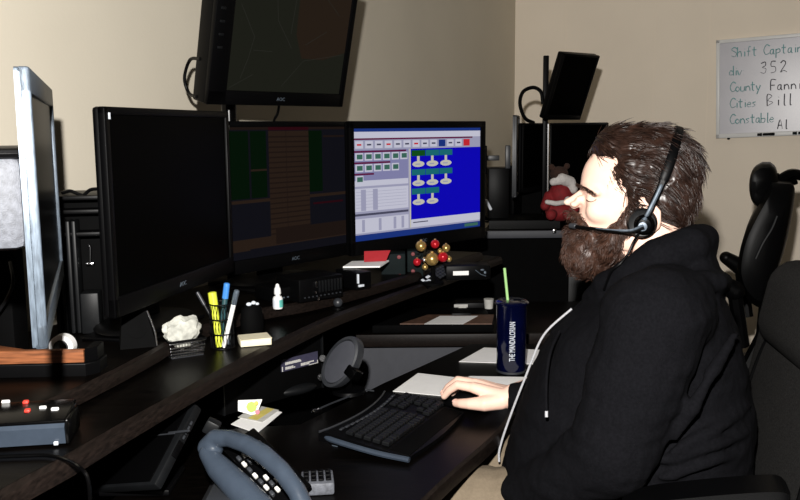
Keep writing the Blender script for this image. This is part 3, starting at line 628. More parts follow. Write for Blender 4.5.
pen('pen', -.002, (237, 290), .010, .0, .0048, 'white', 'silver white pen leaning right in the pen cup', 'pen', 'silver')
pen('pen', .010, (197, 292), .036, .012, .0035, 'dark', 'thin grey pen leaning left in the pen cup', 'pen', 'grey')
pen('pen', .012, (229, 312), .030, .0, .005, 'silver', 'short silver pen low inside the pen cup', 'pen', 'grey')
c = at_z(256, 339, ZU); F = face_frame(c, .5)
t = thing('black_pouch', tuple(c), 'small black fabric pouch beside the pen cup, white bits on top', 'pouch')
q = MB(F); q.loft([[V3((.024*k*math.cos(a*math.pi/10), .022+.018*k*math.sin(a*math.pi/10), z)) for a in range(20)] for k, z in ((.85, 0), (1, .01), (1.05, .035), (.9, .06), (.6, .068))]); q.build('body', M['black_matte'], t)
q = MB(F); q.ell((-.006, .02, .071), (.006, .005, .004)); q.ell((.004, .02, .073), (.005, .005, .004)); q.ell((.012, .02, .070), (.004, .004, .003)); q.build('contents', M['cup_print'], t)
c = at_z(255, 346, ZU); F = face_frame(c, .22)
q = MB(F); q.box((0, .02, .0075), (.062, .05, .013), .001, RZ(.1)); q.box((.001, .019, .0148), (.06, .05, .0015), .0, RZ(.14))
tag(q.build('note_pad', M['cream']), 'cream coloured note pad on the console edge right of the pen cup', 'note pad')
# eye drop bottle
c = at_z(278, 308.5, ZT); 
t = thing('dropper_bottle', tuple(c), 'small white dropper bottle with teal label on the raised tier', 'bottle')
q = MB(); q.lathe([(0, 0), (.0105, 0), (.0112, .002), (.0112, .024), (.009, .028), (.005, .030), (.005, .033), (0, .033)], c, 20); q.build('bottle', M['white'], t)
q = MB(); q.lathe([(.0114, .004), (.0116, .004), (.0116, .022), (.0114, .022)], c, 20)
q.v = [p for p in q.v]; q.build('label', M['cup_print'], t)
q = MB(); 
for k in range(5):
    a = -1.15+.22*k; n2 = a+.22
    q.add([c+V3((.0119*math.cos(x), .0119*math.sin(x), z)) for x, z in ((a, .004), (n2, .004), (n2, .021), (a, .021))], [(0, 1, 2, 3)])
q.build('teal_band', M['teal_label'], t)
q = MB(); q.lathe([(0, .033), (.0075, .033), (.008, .036), (.0072, .046), (.005, .05), (.0035, .056), (0, .058)], c, 20); q.build('cap', M['white'], t)
# black network boxes on the tier
c = at_z(322, 300, ZT); F = face_frame(c, .72)
t = thing('network_box', tuple(c), 'ribbed black network box with small lights between bottle and white papers', 'network box')
q = MB(F); q.box((0, .05, .028), (.13, .10, .056), .005); q.build('body', M['black'], t)
for k in range(8):
    q = MB(F); q.box((-.008+.009*k, -.002, .034), (.004, .006, .028), .001); q.build('rib', M['dark'], t)
q = MB(F)
for k in range(10): q.box((-.05+.0115*k, -.001, .012), (.003, .004, .003))
q.build('light_row', M['grey'], t)
q = MB(F); q.box((-.018, -.003, .040), (.003, .004, .014), .001); q.box((-.02, -.003, .022), (.004, .004, .005), .001); q.box((-.012, -.003, .006), (.005, .004, .008), .001); q.build('chrome_clip', M['chrome'], t)
c = at_z(296, 303, ZT); F = face_frame(c, .72)
t = thing('router', tuple(c), 'flat black router just right of the dropper bottle', 'router')
q = MB(F); q.box((-.005, .07, .018), (.075, .09, .036), .006); q.build('body', M['black'], t)
q = MB(F)
for k in range(5): q.box((-.03+.012*k, .0245, .012), (.004, .003, .003))
q.build('light_row', M['silver'], t)
c = at_z(338, 309, ZU)
t = thing('control_knob', tuple(c), 'small dark round knob in front of the ribbed network box', 'knob')
q = MB(); q.lathe([(0, 0), (.014, 0), (.014, .004), (.006, .006), (0, .006)], c, 18); q.build('base', M['black'], t)
q = MB(); q.ell(c+V3((0, 0, .016)), .0115); q.build('ball', M['grey'], t)
c = at_z(362, 290, ZT+.0); F = face_frame(c, .7)
t = thing('paper_tray', tuple(c), 'black paper tray carrying the white sheets below the lit monitor', 'tray')
q = MB(F); q.box((.01, .05, .022), (.05, .09, .044), .004); q.build('body', M['black'], t)
q = MB(F); q.box((-.012, .0, .030), (.004, .006, .024), .001); q.box((-.004, -.002, .012), (.016, .006, .006), .001); q.build('metal_latch', M['cup_print'], t)
zz = ZT+.045; a = at_z(343, 268, zz); b = at_z(380, 267.5, zz); d = at_z(389, 261.5, zz); e = at_z(352, 262.5, zz)
q = MB(); q.prism([(v.x, v.y) for v in (a, b, d, e)], zz, zz+.004)
tag(q.build('paper_stack', M['paper']), 'white sheets of paper stacked on the black tray under the lit monitor', 'paper')
a = at_z(364, 262, zz+.005); b = at_z(386, 261, zz+.005); up_ = V3((0, .02, .026))
q = MB(); q.extrude([a, b, b+up_+V3((.012, .0, 0)), a+up_], V3((0, .004, 0)))
tag(q.build('red_card', M['red_card'], smooth=False), 'bright red card leaning on the white sheets under the lit monitor', 'card')
# boxes with red dots
for (xa, xb, yt, yb_, Y0, dots, lb) in ((381, 406, 254, 286, 2.36, ((399, 257), (400, 276)), 'dark teal storage box with two red dots right of the red card'), (407, 424, 251, 285, 2.40, ((413, 254), (413, 271)), 'narrow dark teal storage box with red dots beside the baubles')):
    pa = gp(xa, yb_, Y0); pb = gp(xb, yb_, Y0); z0 = ZU+.001; z1_ = gp(xa, yt, Y0).z
    t = thing('storage_box', ((pa.x+pb.x)/2, Y0, z0), lb, 'box')
    q = MB(); q.box(((pa.x+pb.x)/2, Y0+.035, (z0+z1_)/2), (pb.x-pa.x-.002, .07, z1_-z0), .003); q.build('body', M['teal_box'], t)
    for dx, dy in dots:
        v = gp(dx, dy, Y0); q = MB(); q.lathe([(0, 0), (.006, 0), (.005, .004), (0, .0045)], (v.x, Y0-.0005, v.z), 16, Matrix.Rotation(math.pi/2, 3, 'X')); q.build('red_stud', M['red_dull'], t)
# bauble cluster
balls = [((432, 259), 6.8, 'gold', 'large glittery gold bauble in the middle of the cluster'), ((417, 262), 4.0, 'red_ball', 'red bauble at the left of the cluster'), ((435, 244), 4.5, 'red_ball', 'red bauble at the top of the cluster'), ((443, 257), 5.2, 'red_ball', 'red bauble right of the large gold one'), ((421, 246), 5.5, 'gold', 'dull gold bauble at the upper left of the cluster'), ((446, 248), 4.2, 'gold', 'gold bauble at the upper right of the cluster'), ((424, 260), 2.6, 'chrome', 'small silver bauble between red and large gold ones'), ((425, 267), 3.2, 'gold', 'small gold bauble at the bottom of the cluster'), ((449, 259), 3.0, 'gold', 'small gold bauble at the far right of the cluster'), ((440, 251), 2.5, 'gold', 'tiny gold bauble between the two upper red ones')]
for i, ((x, y), r, m, lb) in enumerate(balls):
    Y0 = 2.33 + (.0 if i == 0 else .012*(i % 3)); v = gp(x, y, Y0); R_ = r*Y0/FPX
    t = thing('bauble', (v.x, v.y, v.z-R_), lb, 'bauble', 'christmas baubles under the lit monitor')
    q = MB(); q.ell(v, R_, n=24, m=16); q.build('ball', M[m], t)
    q = MB(); q.lathe([(0, 0), (R_*.25, 0), (R_*.25, R_*.22), (0, R_*.24)], v+V3((0, 0, R_*.95)), 10); q.build('cap', M['gold'], t)
v = gp(433, 253, 2.36); q = MB()
rnd = random.Random(3)
for k in range(70):
    a = rnd.random()*6.28; R_ = .01+rnd.random()*.034; p0 = v+V3((R_*math.cos(a)*1.1, rnd.uniform(0, .02), R_*math.sin(a)*.75))
    q.tube([p0, p0+V3((rnd.uniform(-.015, .015), rnd.uniform(-.01, .0), rnd.uniform(-.015, .012)))], [.0012, .0003], 4)
q.tube([V3((v.x, v.y, ZU+.001)), V3((v.x, v.y, v.z))], .006, 8); q.lathe([(0, 0), (.03, 0), (.03, .006), (0, .008)], (v.x, v.y, ZU+.001), 16)
tag(q.build('evergreen_sprig', M['black_matte']), 'dark evergreen sprig stand holding the cluster of baubles', 'decoration')
# grey handset/remote and black box with white label at the console edge
pa = at_z(423, 284, ZU); pb = gp(454, 266, 2.47)
x = (pb-pa); T = frame(pa+V3((0, 0, .004)), x, V3((-.2, -.75, .6)))
t = thing('remote_control', tuple(pa), 'grey and black keypad remote leaning below the baubles', 'remote')
L_ = x.length
q = MB(T); q.box((L_/2, 0, -.006), (L_, .042, .012), .003); q.build('case', M['black'], t)
q = MB(T)
for i in range(7):
    for j in range(4): q.box((L_*.42+L_*.52*i/6, -.0145+.0097*j, .0012), (L_*.065, .008, .003), .0006)
q.build('keys', M['grey'], t)
q = MB(T); q.box((L_*.12, -.006, .001), (L_*.12, .012, .003), .001); q.box((L_*.22, .008, .001), (L_*.1, .008, .003), .001); q.box((L_*.05, .006, .001), (L_*.06, .01, .003), .001); q.build('white_keys', M['cup_print'], t)
c = at_z(466, 283, ZU); F = face_frame((c.x, c.y+.04, ZU), .1)
t = thing('label_box', (c.x, c.y+.04, ZU), 'black box with a plain white label on the far end of the console', 'box')
q = MB(F); q.box((.01, .03, .022), (.13, .06, .042), .004); q.build('body', M['black'], t)
q = MB(F); q.box((-.012, -.001, .022), (.045, .002, .012)); q.build('label', M['paper'], t)
q = MB(F); q.ell((.05, -.002, .03), (.006, .003, .003)); q.ell((.058, -.002, .022), (.004, .003, .005)); q.tube([(.03, -.002, .03), (.045, -.006, .018), (.06, -.004, .012)], .0012, 6); q.build('connector', M['silver'], t)
# things on the return desk
c = at_z(430, 334, ZR); Y0 = 2.475
xa, xb = gp(372, 330, Y0).x, gp(494, 330, Y0).x; zt_ = gp(430, 325, Y0).z
q = MB(); q.box(((xa+xb)/2, Y0+.12, (ZR+zt_)/2+.0006), (xb-xa, .24, zt_-ZR), .004)
tag(q.build('flat_case', M['black_matte']), 'flat black case on the return desk under the brown clipboard', 'case')
zz = zt_+.0012
cl = [at_z(400, 324.5, zz), at_z(492, 324.5, zz), at_z(494, 315.5, zz), at_z(428, 315.5, zz)]
t = thing('clipboard', tuple(cl[0]), 'brown clipboard lying flat with a white sheet behind the tumbler', 'clipboard')
q = MB(); q.prism([(v.x, v.y) for v in cl], zz, zz+.003); q.build('board', M['tan'], t)
q = MB(); m_ = (cl[2]+cl[3])/2; q.box((m_.x, m_.y-.008, zz+.006), (.06, .012, .006), .002); q.build('clip', M['dark'], t)
pp = [at_z(424, 324, zz+.004), at_z(463, 324, zz+.004), at_z(478, 315.8, zz+.004), at_z(440, 315.8, zz+.004)]
q = MB(); q.prism([(v.x, v.y) for v in pp], zz+.0034, zz+.004); ob = q.build('paper_sheet', [M['paper'], M['grey']])
tag(ob, 'white printed sheet on the brown clipboard', 'paper')
c = at_z(460, 313, zt_+.001); Yb = max(c.y, 2.66)
v = gp(470, 308, 2.73)
t = thing('small_radio', (v.x, 2.73, ZR), 'small black radio with white label strip behind the clipboard', 'radio')
q = MB(); q.box((v.x+.015, 2.76, (ZR+v.z)/2+.008), (.13, .05, v.z+.016-ZR), .004); q.build('body', M['black'], t)
e = gp(461, 306, 2.73); q = MB(); q.box((e.x, 2.733, e.z), (.045, .004, .010), .001); q.ell((e.x+.005, 2.732, e.z-.007), (.014, .003, .004)); q.build('label', M['paper_dim'], t)
q = MB()
for k in range(8): e = gp(456+3.6*k, 311, 2.73); q.box((e.x, 2.733, e.z), (.005, .004, .004))
q.build('keys', M['grey'], t)
e = gp(490, 311, 2.66); t = thing('paper_cup', (e.x, 2.70, zt_), 'small pale grey stack of cups left of the tumbler rim', 'cup')
q = MB(); q.lathe([(0, 0), (.013, 0), (.016, .03), (.0165, .031), (.0, .031)], (e.x, 2.70, zt_+.001), 18); q.build('body', M['paper_dim'], t)
# ------------------------------------------------------------------ radio console at the near left
c = at_z(66, 446, ZU); F = face_frame((c.x, c.y, ZU), .16)
t = thing('radio_console', tuple(c), 'grey and black control box with red and white buttons at the lower left', 'control box')
q = MB(F); q.loft([[V3((x_, y_, z_)) for y_, z_ in ((0, .004), (-.004, .028), (.0, .033), (.072, .040), (.076, .036), (.076, .004))] for x_ in (-.20, -.004, 0)]); q.build('body', M['slate'], t)
q = MB(F); sl = math.atan2(.007, .072); q.box((-.10, .038, .0385), (.202, .076, .005), .002, RX(sl)); q.box((-.001, .038, .019), (.012, .072, .036), .003); q.build('top_panel', M['black_gloss'], t)
RXs = RX(sl)
def btn(px, py, sx, sy, m, nm):
    w = at_z(px, py, ZU+.042); l = F.inverted() @ w; z_ = .0415+(l.y-.038)*math.tan(sl)
    q = MB(F); q.box((l.x, l.y, z_), (sx, sy, .006), .0018, RXs); return q.build(nm, M[m], t)
for px, py in ((26, 404), (27.5, 410.5)): btn(px, py, .008, .008, 'led_red', 'button')
for px, py, w_ in ((6, 404, .013), (43, 408, .011), (55, 409, .012)): btn(px, py, w_*.9, .005, 'white', 'button')
q = MB(F); q.box((-.012, -.003, .006), (.006, .004, .005), .001); q.build('foot', M['cup_print'], t)
q = MB(); z_ = ZU+.0045
cp = [at_z(-6, 457, z_), at_z(20, 456, z_), at_z(48, 455.5, z_), at_z(66, 460, z_), at_z(80, 468, z_+.004)]
e1 = at_y(88, 480, at_z(84, 474, ZU).y-.01); cp += [e1, e1+V3((.002, -.003, -.04)), V3((e1.x+.002, e1.y-.004, ZL+.03)), V3((e1.x-.02, e1.y-.02, ZL+.004))]
q.tube(catmull(cp, 6), .0027, 8); tag(q.build('cable', M['black_gloss']), 'black cable running across the console and over its front edge at lower left', 'cable')
# ------------------------------------------------------------------ things in the shadow under the console
# tilted touch screen
pa = gp(196, 403, 1.42); pb = gp(154, 484, 1.30)
ax = (pa-pb); ln_ = ax.length; nn = V3((-.55, -.75, .35)); xd = ax.normalized(); yd = nn.cross(xd).normalized(); zd = xd.cross(yd)
T = Matrix(((xd.x, yd.x, zd.x, pb.x), (xd.y, yd.y, zd.y, pb.y), (xd.z, yd.z, zd.z, pb.z), (0, 0, 0, 1)))
if (T @ V3((0, .1, 0))).x > pb.x: sg = -1
else: sg = 1
t = thing('touch_screen', (pb.x, pb.y, ZL), 'glossy black tilted screen tucked under the front edge of the console', 'screen')
q = MB(T); q.box((ln_/2, sg*.085, -.010), (ln_, .17, .018), .004); q.build('casing', M['dark'], t)
q = MB(T); q.box((ln_/2, sg*.088, .0002), (ln_*.93, .15, .003), .001); q.build('screen', M['black_gloss'], t)
q = MB(T); q.box((ln_*.62, sg*.003, .002), (.004, .05, .003), .001); q.tube([V3((ln_*.60, sg*.01, .003)), V3((ln_*.60, sg*.07, .004))], .0012, 6); q.build('stylus', M['grey'], t)
for k in range(4):
    q = MB(T); q.box((ln_*(.60+.06*k), -sg*.0005, -.010), (.007, .003, .004), .001); q.build('button', M['grey'], t)
q = MB(T); q.box((ln_*.45, -sg*.0005, -.010), (.03, .003, .012), .001); q.build('port', M['black'], t)
ctr = T @ V3((ln_*.4, sg*.09, -.02)); q = MB(); q.box((ctr.x-.01, ctr.y+.03, (ctr.z+ZL)/2), (.05, .05, ctr.z-ZL), .005); q.box((ctr.x-.01, ctr.y+.03, ZL+.006), (.12, .11, .011), .003); q.build('stand', M['black'], t)
# black cabinet under the console with a dark violet label
Y0 = 1.93; xa, xb = gp(223, 380, 1.80).x, gp(321, 380, Y0).x
p0 = gp(222, 390, 1.78); p1 = gp(322, 370, 1.98); d_ = V3((p1.x-p0.x, p1.y-p0.y, 0)); F = frame((p0.x, p0.y, ZL), d_); W_ = d_.length
t = thing('black_cabinet', (p0.x, p0.y, ZL+.001), 'black cabinet below the console edge bearing a dark violet label', 'cabinet')
hb = .135
q = MB(F); q.box((W_/2, .04, hb/2+.001), (W_, .08, hb), .003); q.build('body', M['black_matte'], t)
q = MB(F); q.box((.001, -.003, hb/2), (.003, .006, hb*.95)); q.box((W_-.001, -.003, hb/2), (.003, .006, hb*.95)); q.build('edge_trim', M['dark'], t)
la = F.inverted() @ at_plane(281, 372, p0, F.col[1].to_3d()); lb2 = F.inverted() @ at_plane(317, 351, p0, F.col[1].to_3d())
q = MB(F); q.box(((la.x+lb2.x)/2, -.001, (la.z+lb2.z)/2), (lb2.x-la.x, .003, lb2.z-la.z)); q.build('label', M['label_blue'], t)
q = MB(F); lw, lh = lb2.x-la.x, lb2.z-la.z
rnd = random.Random(5)
def words(x0, z0, n, h_):
    x_ = x0
    for k in range(n):
        w = rnd.uniform(.02, .045)*lw; q.box((la.x+x_*lw+w/2, -.0028, la.z+z0*lh), (w, .0012, h_*lh*rnd.uniform(.75, 1))); x_ += w/lw+.012
words(.10, .66, 9, .12); words(.10, .56, 10, .12); words(.10, .28, 5, .12); words(.10, .17, 6, .12); words(.52, .28, 9, .11); words(.52, .17, 6, .12)
q.box((la.x+.02*lw, -.0028, la.z+.22*lh), (.02*lw, .0012, .4*lh)); q.box((la.x+.87*lw, -.0028, la.z+.035*lh), (.26*lw, .0012, .05*lh)); q.box((la.x+.985*lw, -.0028, la.z+.15*lh), (.012*lw, .0012, .25*lh))
q.build('label_print', M['paper_dim'], t, smooth=False)
for px, py in ((323, 358), (321, 377)):
    v = gp(px, py, 1.93); q = MB(); q.lathe([(.003, 0), (.008, 0), (.008, .003), (.003, .003)], v, 12, Matrix.Rotation(math.pi/2, 3, 'X')); q.build('ring_pull', M['chrome'], t)
# round grey disc speaker on a bracket
Y0 = 1.88; c = gp(341, 362, Y0)
u1 = (gp(357, 338, Y0)-gp(326, 386, Y0)); La = u1.length/2; u1.normalize()
nrm = V3((-.62, -.72, .1)); nrm = (nrm-u1*nrm.dot(u1)).normalized(); v1 = nrm.cross(u1)
T = Matrix(((u1.x, v1.x, nrm.x, c.x), (u1.y, v1.y, nrm.y, c.y), (u1.z, v1.z, nrm.z, c.z), (0, 0, 0, 1)))
t = thing('round_speaker', (c.x, c.y, ZL), 'round grey disc speaker on a black bracket below the console edge', 'speaker')
q = MB(T); n_ = 40
q.loft([[V3((La*k*math.cos(a*2*math.pi/n_), La*k*.60*math.sin(a*2*math.pi/n_), z)) for a in range(n_)] for k, z in ((.8, -.022), (.97, -.018), (1, 0), (.97, .006), (.86, .008), (.82, .002))]); q.build('rim', M['grey'], t)
q = MB(T); q.loft([[V3((La*k*math.cos(a*2*math.pi/n_), La*k*.60*math.sin(a*2*math.pi/n_), z)) for a in range(n_)] for k, z in ((.82, .0025), (.80, .006), (.5, .008), (.1, .008))]); q.build('face', M['grey_panel'], t)
q = MB(T); q.box((.0, -La*.62, -.004), (.025, .03, .03), .004); q.tube([(0, -La*.58, -.02), (-.02, 0, -.04)], .008, 8); q.build('bracket', M['black_gloss'], t)
bt = T @ V3((-.02, 0, -.045)); q = MB(); q.tube([bt, (bt.x, bt.y+.03, ZL+.01)], .008, 8); q.lathe([(0, 0), (.04, 0), (.038, .008), (0, .01)], (bt.x, bt.y+.03, ZL+.001), 20); q.build('base', M['black'], t)
v = T @ V3((-La-.004, .012, .01))
# cables with chrome plug on the lower desk
q = MB(); z_ = ZL+.004; q.tube(catmull([at_z(312, 412, z_), at_z(330, 404, z_), at_z(350, 396, z_), at_z(362, 390, z_), at_z(374, 391, z_)], 6), .0022, 6); tag(q.build('cable', M['grey']), 'thin dark cable curving over the lower desk behind the keyboard', 'cable')
q = MB(); v = at_z(317, 411, ZL+.006); q.box(v, (.022, .010, .010), .002, RZ(.7)); tag(q.build('cable_plug', M['chrome']), 'small chrome cable plug on the lower desk left of the keyboard', 'plug')
# black flat mice / gadgets and papers on the lower desk
for (px, py, sx, sy, a, lb) in ((262, 392, .05, .022, .5, 'dark flat headset cradle under the console, left one'), (296, 390, .055, .02, .6, 'dark flat headset cradle under the console, by the violet label')):
    v = at_z(px, py, ZL+.012); q = MB(); q.ell((v.x, v.y, ZL+.0135), (sx, sy, .013), RZ(a)); tag(q.build('headset_cradle', M['dark']), lb, 'cradle')
def sheet(pxs, z, m, name, lb, cat='paper', th=.0012, group=None):
    pts = [at_z(x, y, z) for x, y in pxs]; q = MB(); q.prism([(v.x, v.y) for v in pts], z-th, z); return tag(q.build(name, M[m], smooth=False), lb, cat, group)
sheet([(231, 424), (257, 433), (282, 412), (258, 407)], ZL+.0016, 'paper', 'paper_sheet', 'white paper sheet at the back of the lower desk under the coloured notes')
sheet([(238, 417), (262, 422), (279, 410), (256, 405)], ZL+.003, 'paper_dim', 'brochure', 'printed brochure with yellow stripe on the white sheet under the console', 'brochure')
sheet([(248, 418), (257, 420), (274, 409), (267, 407.5)], ZL+.0036, 'yellow_note', 'yellow_slip', 'narrow yellow slip lying on the brochure', 'paper', .0005)
v = at_z(246, 414, ZL+.004); tp = [gp(238, 411, v.y), gp(256, 416, v.y), gp(262, 400, v.y+.015), gp(238, 401, v.y+.015)]
q = MB(); q.extrude(tp, V3((0, .002, .001))); tag(q.build('folded_note', M['paper'], smooth=False), 'folded white paper standing up behind the brochure', 'paper')
for i, (dx, dy, r, m, lb) in enumerate(((252, 406, 5.5, 'green_note', 'pale green round sticky note on the folded white paper'), (258, 411, 2.5, 'pink_note', 'small pink sticky note on the folded white paper'), (257, 402, 2.2, 'yellow_note', 'small yellow sticky note at the corner of the folded paper'))):
    e = gp(dx, dy, v.y+.005); R_ = r*v.y/FPX; q = MB(); q.lathe([(0, 0), (R_, 0), (R_, .001), (0, .001)], e+V3((0, -.006-.001*i, 0)), 8, Matrix.Rotation(1.25, 3, 'X')); tag(q.build('sticky_note', M[m]), lb, 'sticky note')
rnd = random.Random(11); q = MB(); v = at_z(228, 408, ZL+.004)
for k in range(7):
    p0 = v+V3((rnd.uniform(-.02, .03), rnd.uniform(0, .04), 0)); q.tube(catmull([p0+V3((rnd.uniform(-.03, .03), rnd.uniform(-.02, .02), rnd.uniform(0, .03))) for _ in range(4)], 5), .0018, 5)
tag(q.build('cable_tangle', M['cup_print']), 'tangle of pale thin wires beside the coloured notes', 'cable')
sheet([(393, 391), (446, 396), (462, 378), (418, 373)], ZL+.0015, 'paper', 'paper_sheet', 'white sheet just behind the keyboard, under the man\'s fingers')
sheet([(448, 386), (523, 387), (531, 377), (470, 376)], ZL+.0030, 'paper', 'paper_sheet', 'white sheet in front of the blue tumbler, behind the hand')
sheet([(459, 361.5), (536, 364), (548, 350), (484, 347.5)], ZL+.0015, 'paper', 'paper_sheet', 'white sheet behind the blue tumbler')
# tumbler
c = at_z(511, 371.5, ZL+.0034); c.z = ZL+.0034; s_ = c.y/FPX*1.03; Rt = 15.8*s_; Ht = 73*s_
t = thing('tumbler', tuple(c), 'deep blue insulated tumbler with white lettering beside the man\'s hand', 'tumbler')
q = MB(); q.lathe([(0, 0), (Rt*.86, 0), (Rt*.92, .004), (Rt*.93, Ht*.5), (Rt*.96, Ht*.93), (Rt*.99, Ht*.945)], c, 40); q.build('body', M['cup'], t)
q = MB(); q.lathe([(Rt*.98, Ht*.945), (Rt*1.06, Ht*.95), (Rt*1.08, Ht*.97), (Rt*1.04, Ht*.985), (Rt*.9, Ht), (0, Ht*.995)], c, 40); q.build('lid', M['cup'], t)
q = MB(); q.lathe([(Rt*.90, .001), (Rt*.945, .002), (Rt*.945, .007), (Rt*.90, .008)], c, 40); q.build('base_ring', M['grey'], t)
s0 = V3((c.x-.002, c.y, c.z+Ht*.6)); s1 = gp(504.5, 268, c.y+.01); q = MB(); q.tube([s0, s1], .0035, 10); q.build('straw', M['straw'], t)
q = MB(); cu = 'THE MANDALORIAN'; tmp = MB(); text_into(tmp, cu, Matrix.Identity(4), .0135, .0002)
xs = [p.x for p in tmp.v]; w_ = max(xs)-min(xs); k_ = Ht*.54/w_; th0 = math.atan2(-c.y, -c.x)+.08
for p in tmp.v:
    th = th0-p.y*1.5/(Rt*.945); rr = Rt*.945+.0006+p.z
    q.v.append(V3((c.x+rr*math.cos(th), c.y+rr*math.sin(th), c.z+Ht*.47+p.x*k_)))
q.f = tmp.f; q.mi = tmp.mi; q.build('lettering', M['cup_print'], t, smooth=False)
# keyboard
k0 = at_z(325, 440, ZL+.012); k1 = at_z(408, 459, ZL+.008); k2 = at_z(464, 413, ZL+.008)
yv = V3(((k2-k1).x, (k2-k1).y, 0)); KL = yv.length; yv.normalize(); xv = V3((yv.y, -yv.x, 0)); KD = .185
F = frame(V3((k1.x, k1.y, ZL)), yv, V3((0, 0, 1)))   # x along length (far), y away from the user
def kb(x, y): return y*.11+.010   # top height rising to the back
t = thing('keyboard', (k1.x, k1.y, ZL), 'black full-size keyboard with a grey-blue front lip in front of the man', 'keyboard')
q = MB(F); n_ = 14; rings = []
for i in range(n_+1):
    u_ = i/n_; x_ = KL*u_; fr = .010*math.sin(math.pi*u_); bk = KD-.022*math.sin(math.pi*u_)**.8+.006
    rings.append([V3((x_, -fr, .002)), V3((x_, -fr, .010)), V3((x_, .05, .017)), V3((x_, bk-.01, .033)), V3((x_, bk, .028)), V3((x_, bk, .014))])
q.loft(rings); q.build('case', M['black'], t)
q = MB(F); q.tube(catmull([V3((-.003, -.004, .008)), V3((-.005, .06, .011)), V3((-.004, .13, .018)), V3((.004, .175, .022)), V3((.03, .186, .024))], 5), [.0055]*20+[.003], 8); q.build('side_lip', M['slate'], t)
q = MB(F); q.tube(catmull([V3((KL*k/10, KD-.022*math.sin(math.pi*k/10)**.8+.005, .032)) for k in range(11)], 3), .0022, 6); q.build('rear_trim', M['grey'], t)
q = MB(F); q.box((KL*.5, .022, .013), (KL*.96, .042, .004), .002, RX(.11)); q.build('palm_rest', M['black_matte'], t)
q = MB(F); q.box((.02, .165, .007), (.008, .014, .014), .002); q.build('foot', M['silver'], t)
keymesh = {}
def key(x, y, w):
    key_ = round(w, 4)
    z = .0215+(y-.05)*.11
    if key_ not in keymesh:
        b = MB(); b.loft([[V3((sx*w/2*k, sy*.0075*k, h_)) for sx, sy in ((-1, -1), (1, -1), (1, 1), (-1, 1))] for k, h_ in ((1, -.004), (.97, .001), (.86, .003))]); keymesh[key_] = b.mesh('key', M['dark'], smooth=False)
    o = bpy.data.objects.new('key', keymesh[key_]); COL.objects.link(o); o.parent = t
    o.matrix_local = Matrix.Translation(F @ V3((x, y, z)) - ORG[t.name]) @ F.to_3x3().to_4x4() @ Matrix.Rotation(.11, 4, 'X')
KX0 = .018; ku = (KL*.70-.02)/14.5
for r in range(5):
    yy = .056+r*.0195; n_ = 14
    xs_ = [i for i in range(n_)]
    if r == 0:
        for a_, w__ in ((0, 1.4), (1.4, 1.1), (2.5, 1.1), (3.6, 5.6), (9.2, 1.1), (10.3, 1.1), (11.4, 1.1), (12.5, 1.5)): key(KX0+(a_+w__/2)*ku, yy, w__*ku-.0025)
    else:
        off = {1: 1.1, 2: .8, 3: .5, 4: 0}[r]
        key(KX0+(off+1)/2*ku if off else KX0+.5*ku, yy, (off+1)*ku-.0025)
        for i in range(1, 13): key(KX0+(off+i+.5)*ku, yy, ku-.0025)
    for i in range(3):
        if r in (0, 3, 4) or (r == 1 and i == 1): key(KL*.705+.008+(i+.5)*ku*.95, yy, ku*.9-.0025)
    if r < 5:
        for i in range(4): key(KL*.705+.016+(i+3.7)*ku*.86, yy, ku*.82-.0022)
q = MB(F)
for k in range(14): q.box((KX0+.012+.0265*k*KL/.43, .157-.012*math.sin(math.pi*(k+.5)/14), .0335), (.014, .006, .003), .001)
q.build('function_keys', M['grey'], t)
# mouse
mc = at_z(466, 401, ZL+.01); hd = (at_z(447, 396, ZL+.03)-at_z(513, 397, ZL+.04)); hd.z = 0; hd.normalize()
F = frame((mc.x, mc.y, ZL), hd)
t = thing('mouse', (mc.x, mc.y, ZL), 'black computer mouse under the man\'s right hand', 'mouse')
b = bmesh.new(); bmesh.ops.create_uvsphere(b, u_segments=32, v_segments=20, radius=1)
for v in b.verts:
    z = v.co.z; v.co = V3((v.co.x*.058, v.co.y*.034*(1-.08*v.co.x), (max(z, -.05)*.036*(1-.18*v.co.x)+.004)))
q = MB(F); q.addbm(b); q.build('shell', M['black'], t)
q = MB(F); q.tube(catmull([V3((.058, 0, .006)), V3((.045, 0, .021)), V3((.02, 0, .0345)), V3((-.005, 0, .0405))], 5), .0016, 6); q.build('button_gap', M['black_gloss'], t)
q = MB(F); q.lathe([(0, -.004), (.009, -.004), (.010, 0), (.009, .004), (0, .004)], (.034, 0, .024), 18, Matrix.Rotation(math.pi/2, 3, 'X')); q.build('scroll_wheel', M['grey'], t)
# ------------------------------------------------------------------ desk phone in the foreground
base = at_z(250, 500, ZL)
t = thing('desk_phone', (base.x, base.y, ZL), 'slate grey desk phone with its handset arched over the keys in the foreground', 'telephone')
q = MB(); q.chain([gp(206, 446, 1.245), gp(215, 438, 1.24), gp(230, 438.5, 1.225), gp(246, 444, 1.20), gp(263, 454, 1.175), gp(281, 470, 1.145), gp(297, 491, 1.12), gp(307, 514, 1.10)], [.0125, .0135, .013, .0135, .014, .0135, .0135, .014])
q.chain([gp(205, 448, 1.245), gp(213, 449, 1.238)], [.012, .016])
remeshed(q, 'handset', M['slate'], .0025, t, 10)
q = MB(); q.chain([gp(207, 453, 1.235), gp(219, 468, 1.215), gp(240, 489, 1.18), gp(260, 510, 1.15), gp(280, 534, 1.12)], [.013, .019, .0215, .0225, .0225]); remeshed(q, 'cradle', M['slate'], .003, t, 8)
ka, kb_, kc, kd = gp(226, 448, 1.25), gp(258, 447, 1.25), gp(315, 505, 1.16), gp(268, 512, 1.16)
xd = (kc-kb_); T = frame(ka, xd, V3((-.1, -.5, .85))); Lk = xd.length; Wk = (kb_-ka).length
zq = (T.inverted() @ kb_); sgn = 1 if zq.y > 0 else -1
q = MB(T); q.box((Lk*.5, sgn*Wk*.5, -.008), (Lk*1.05, Wk*1.2, .014), .003); q.build('key_panel', M['black_gloss'], t)
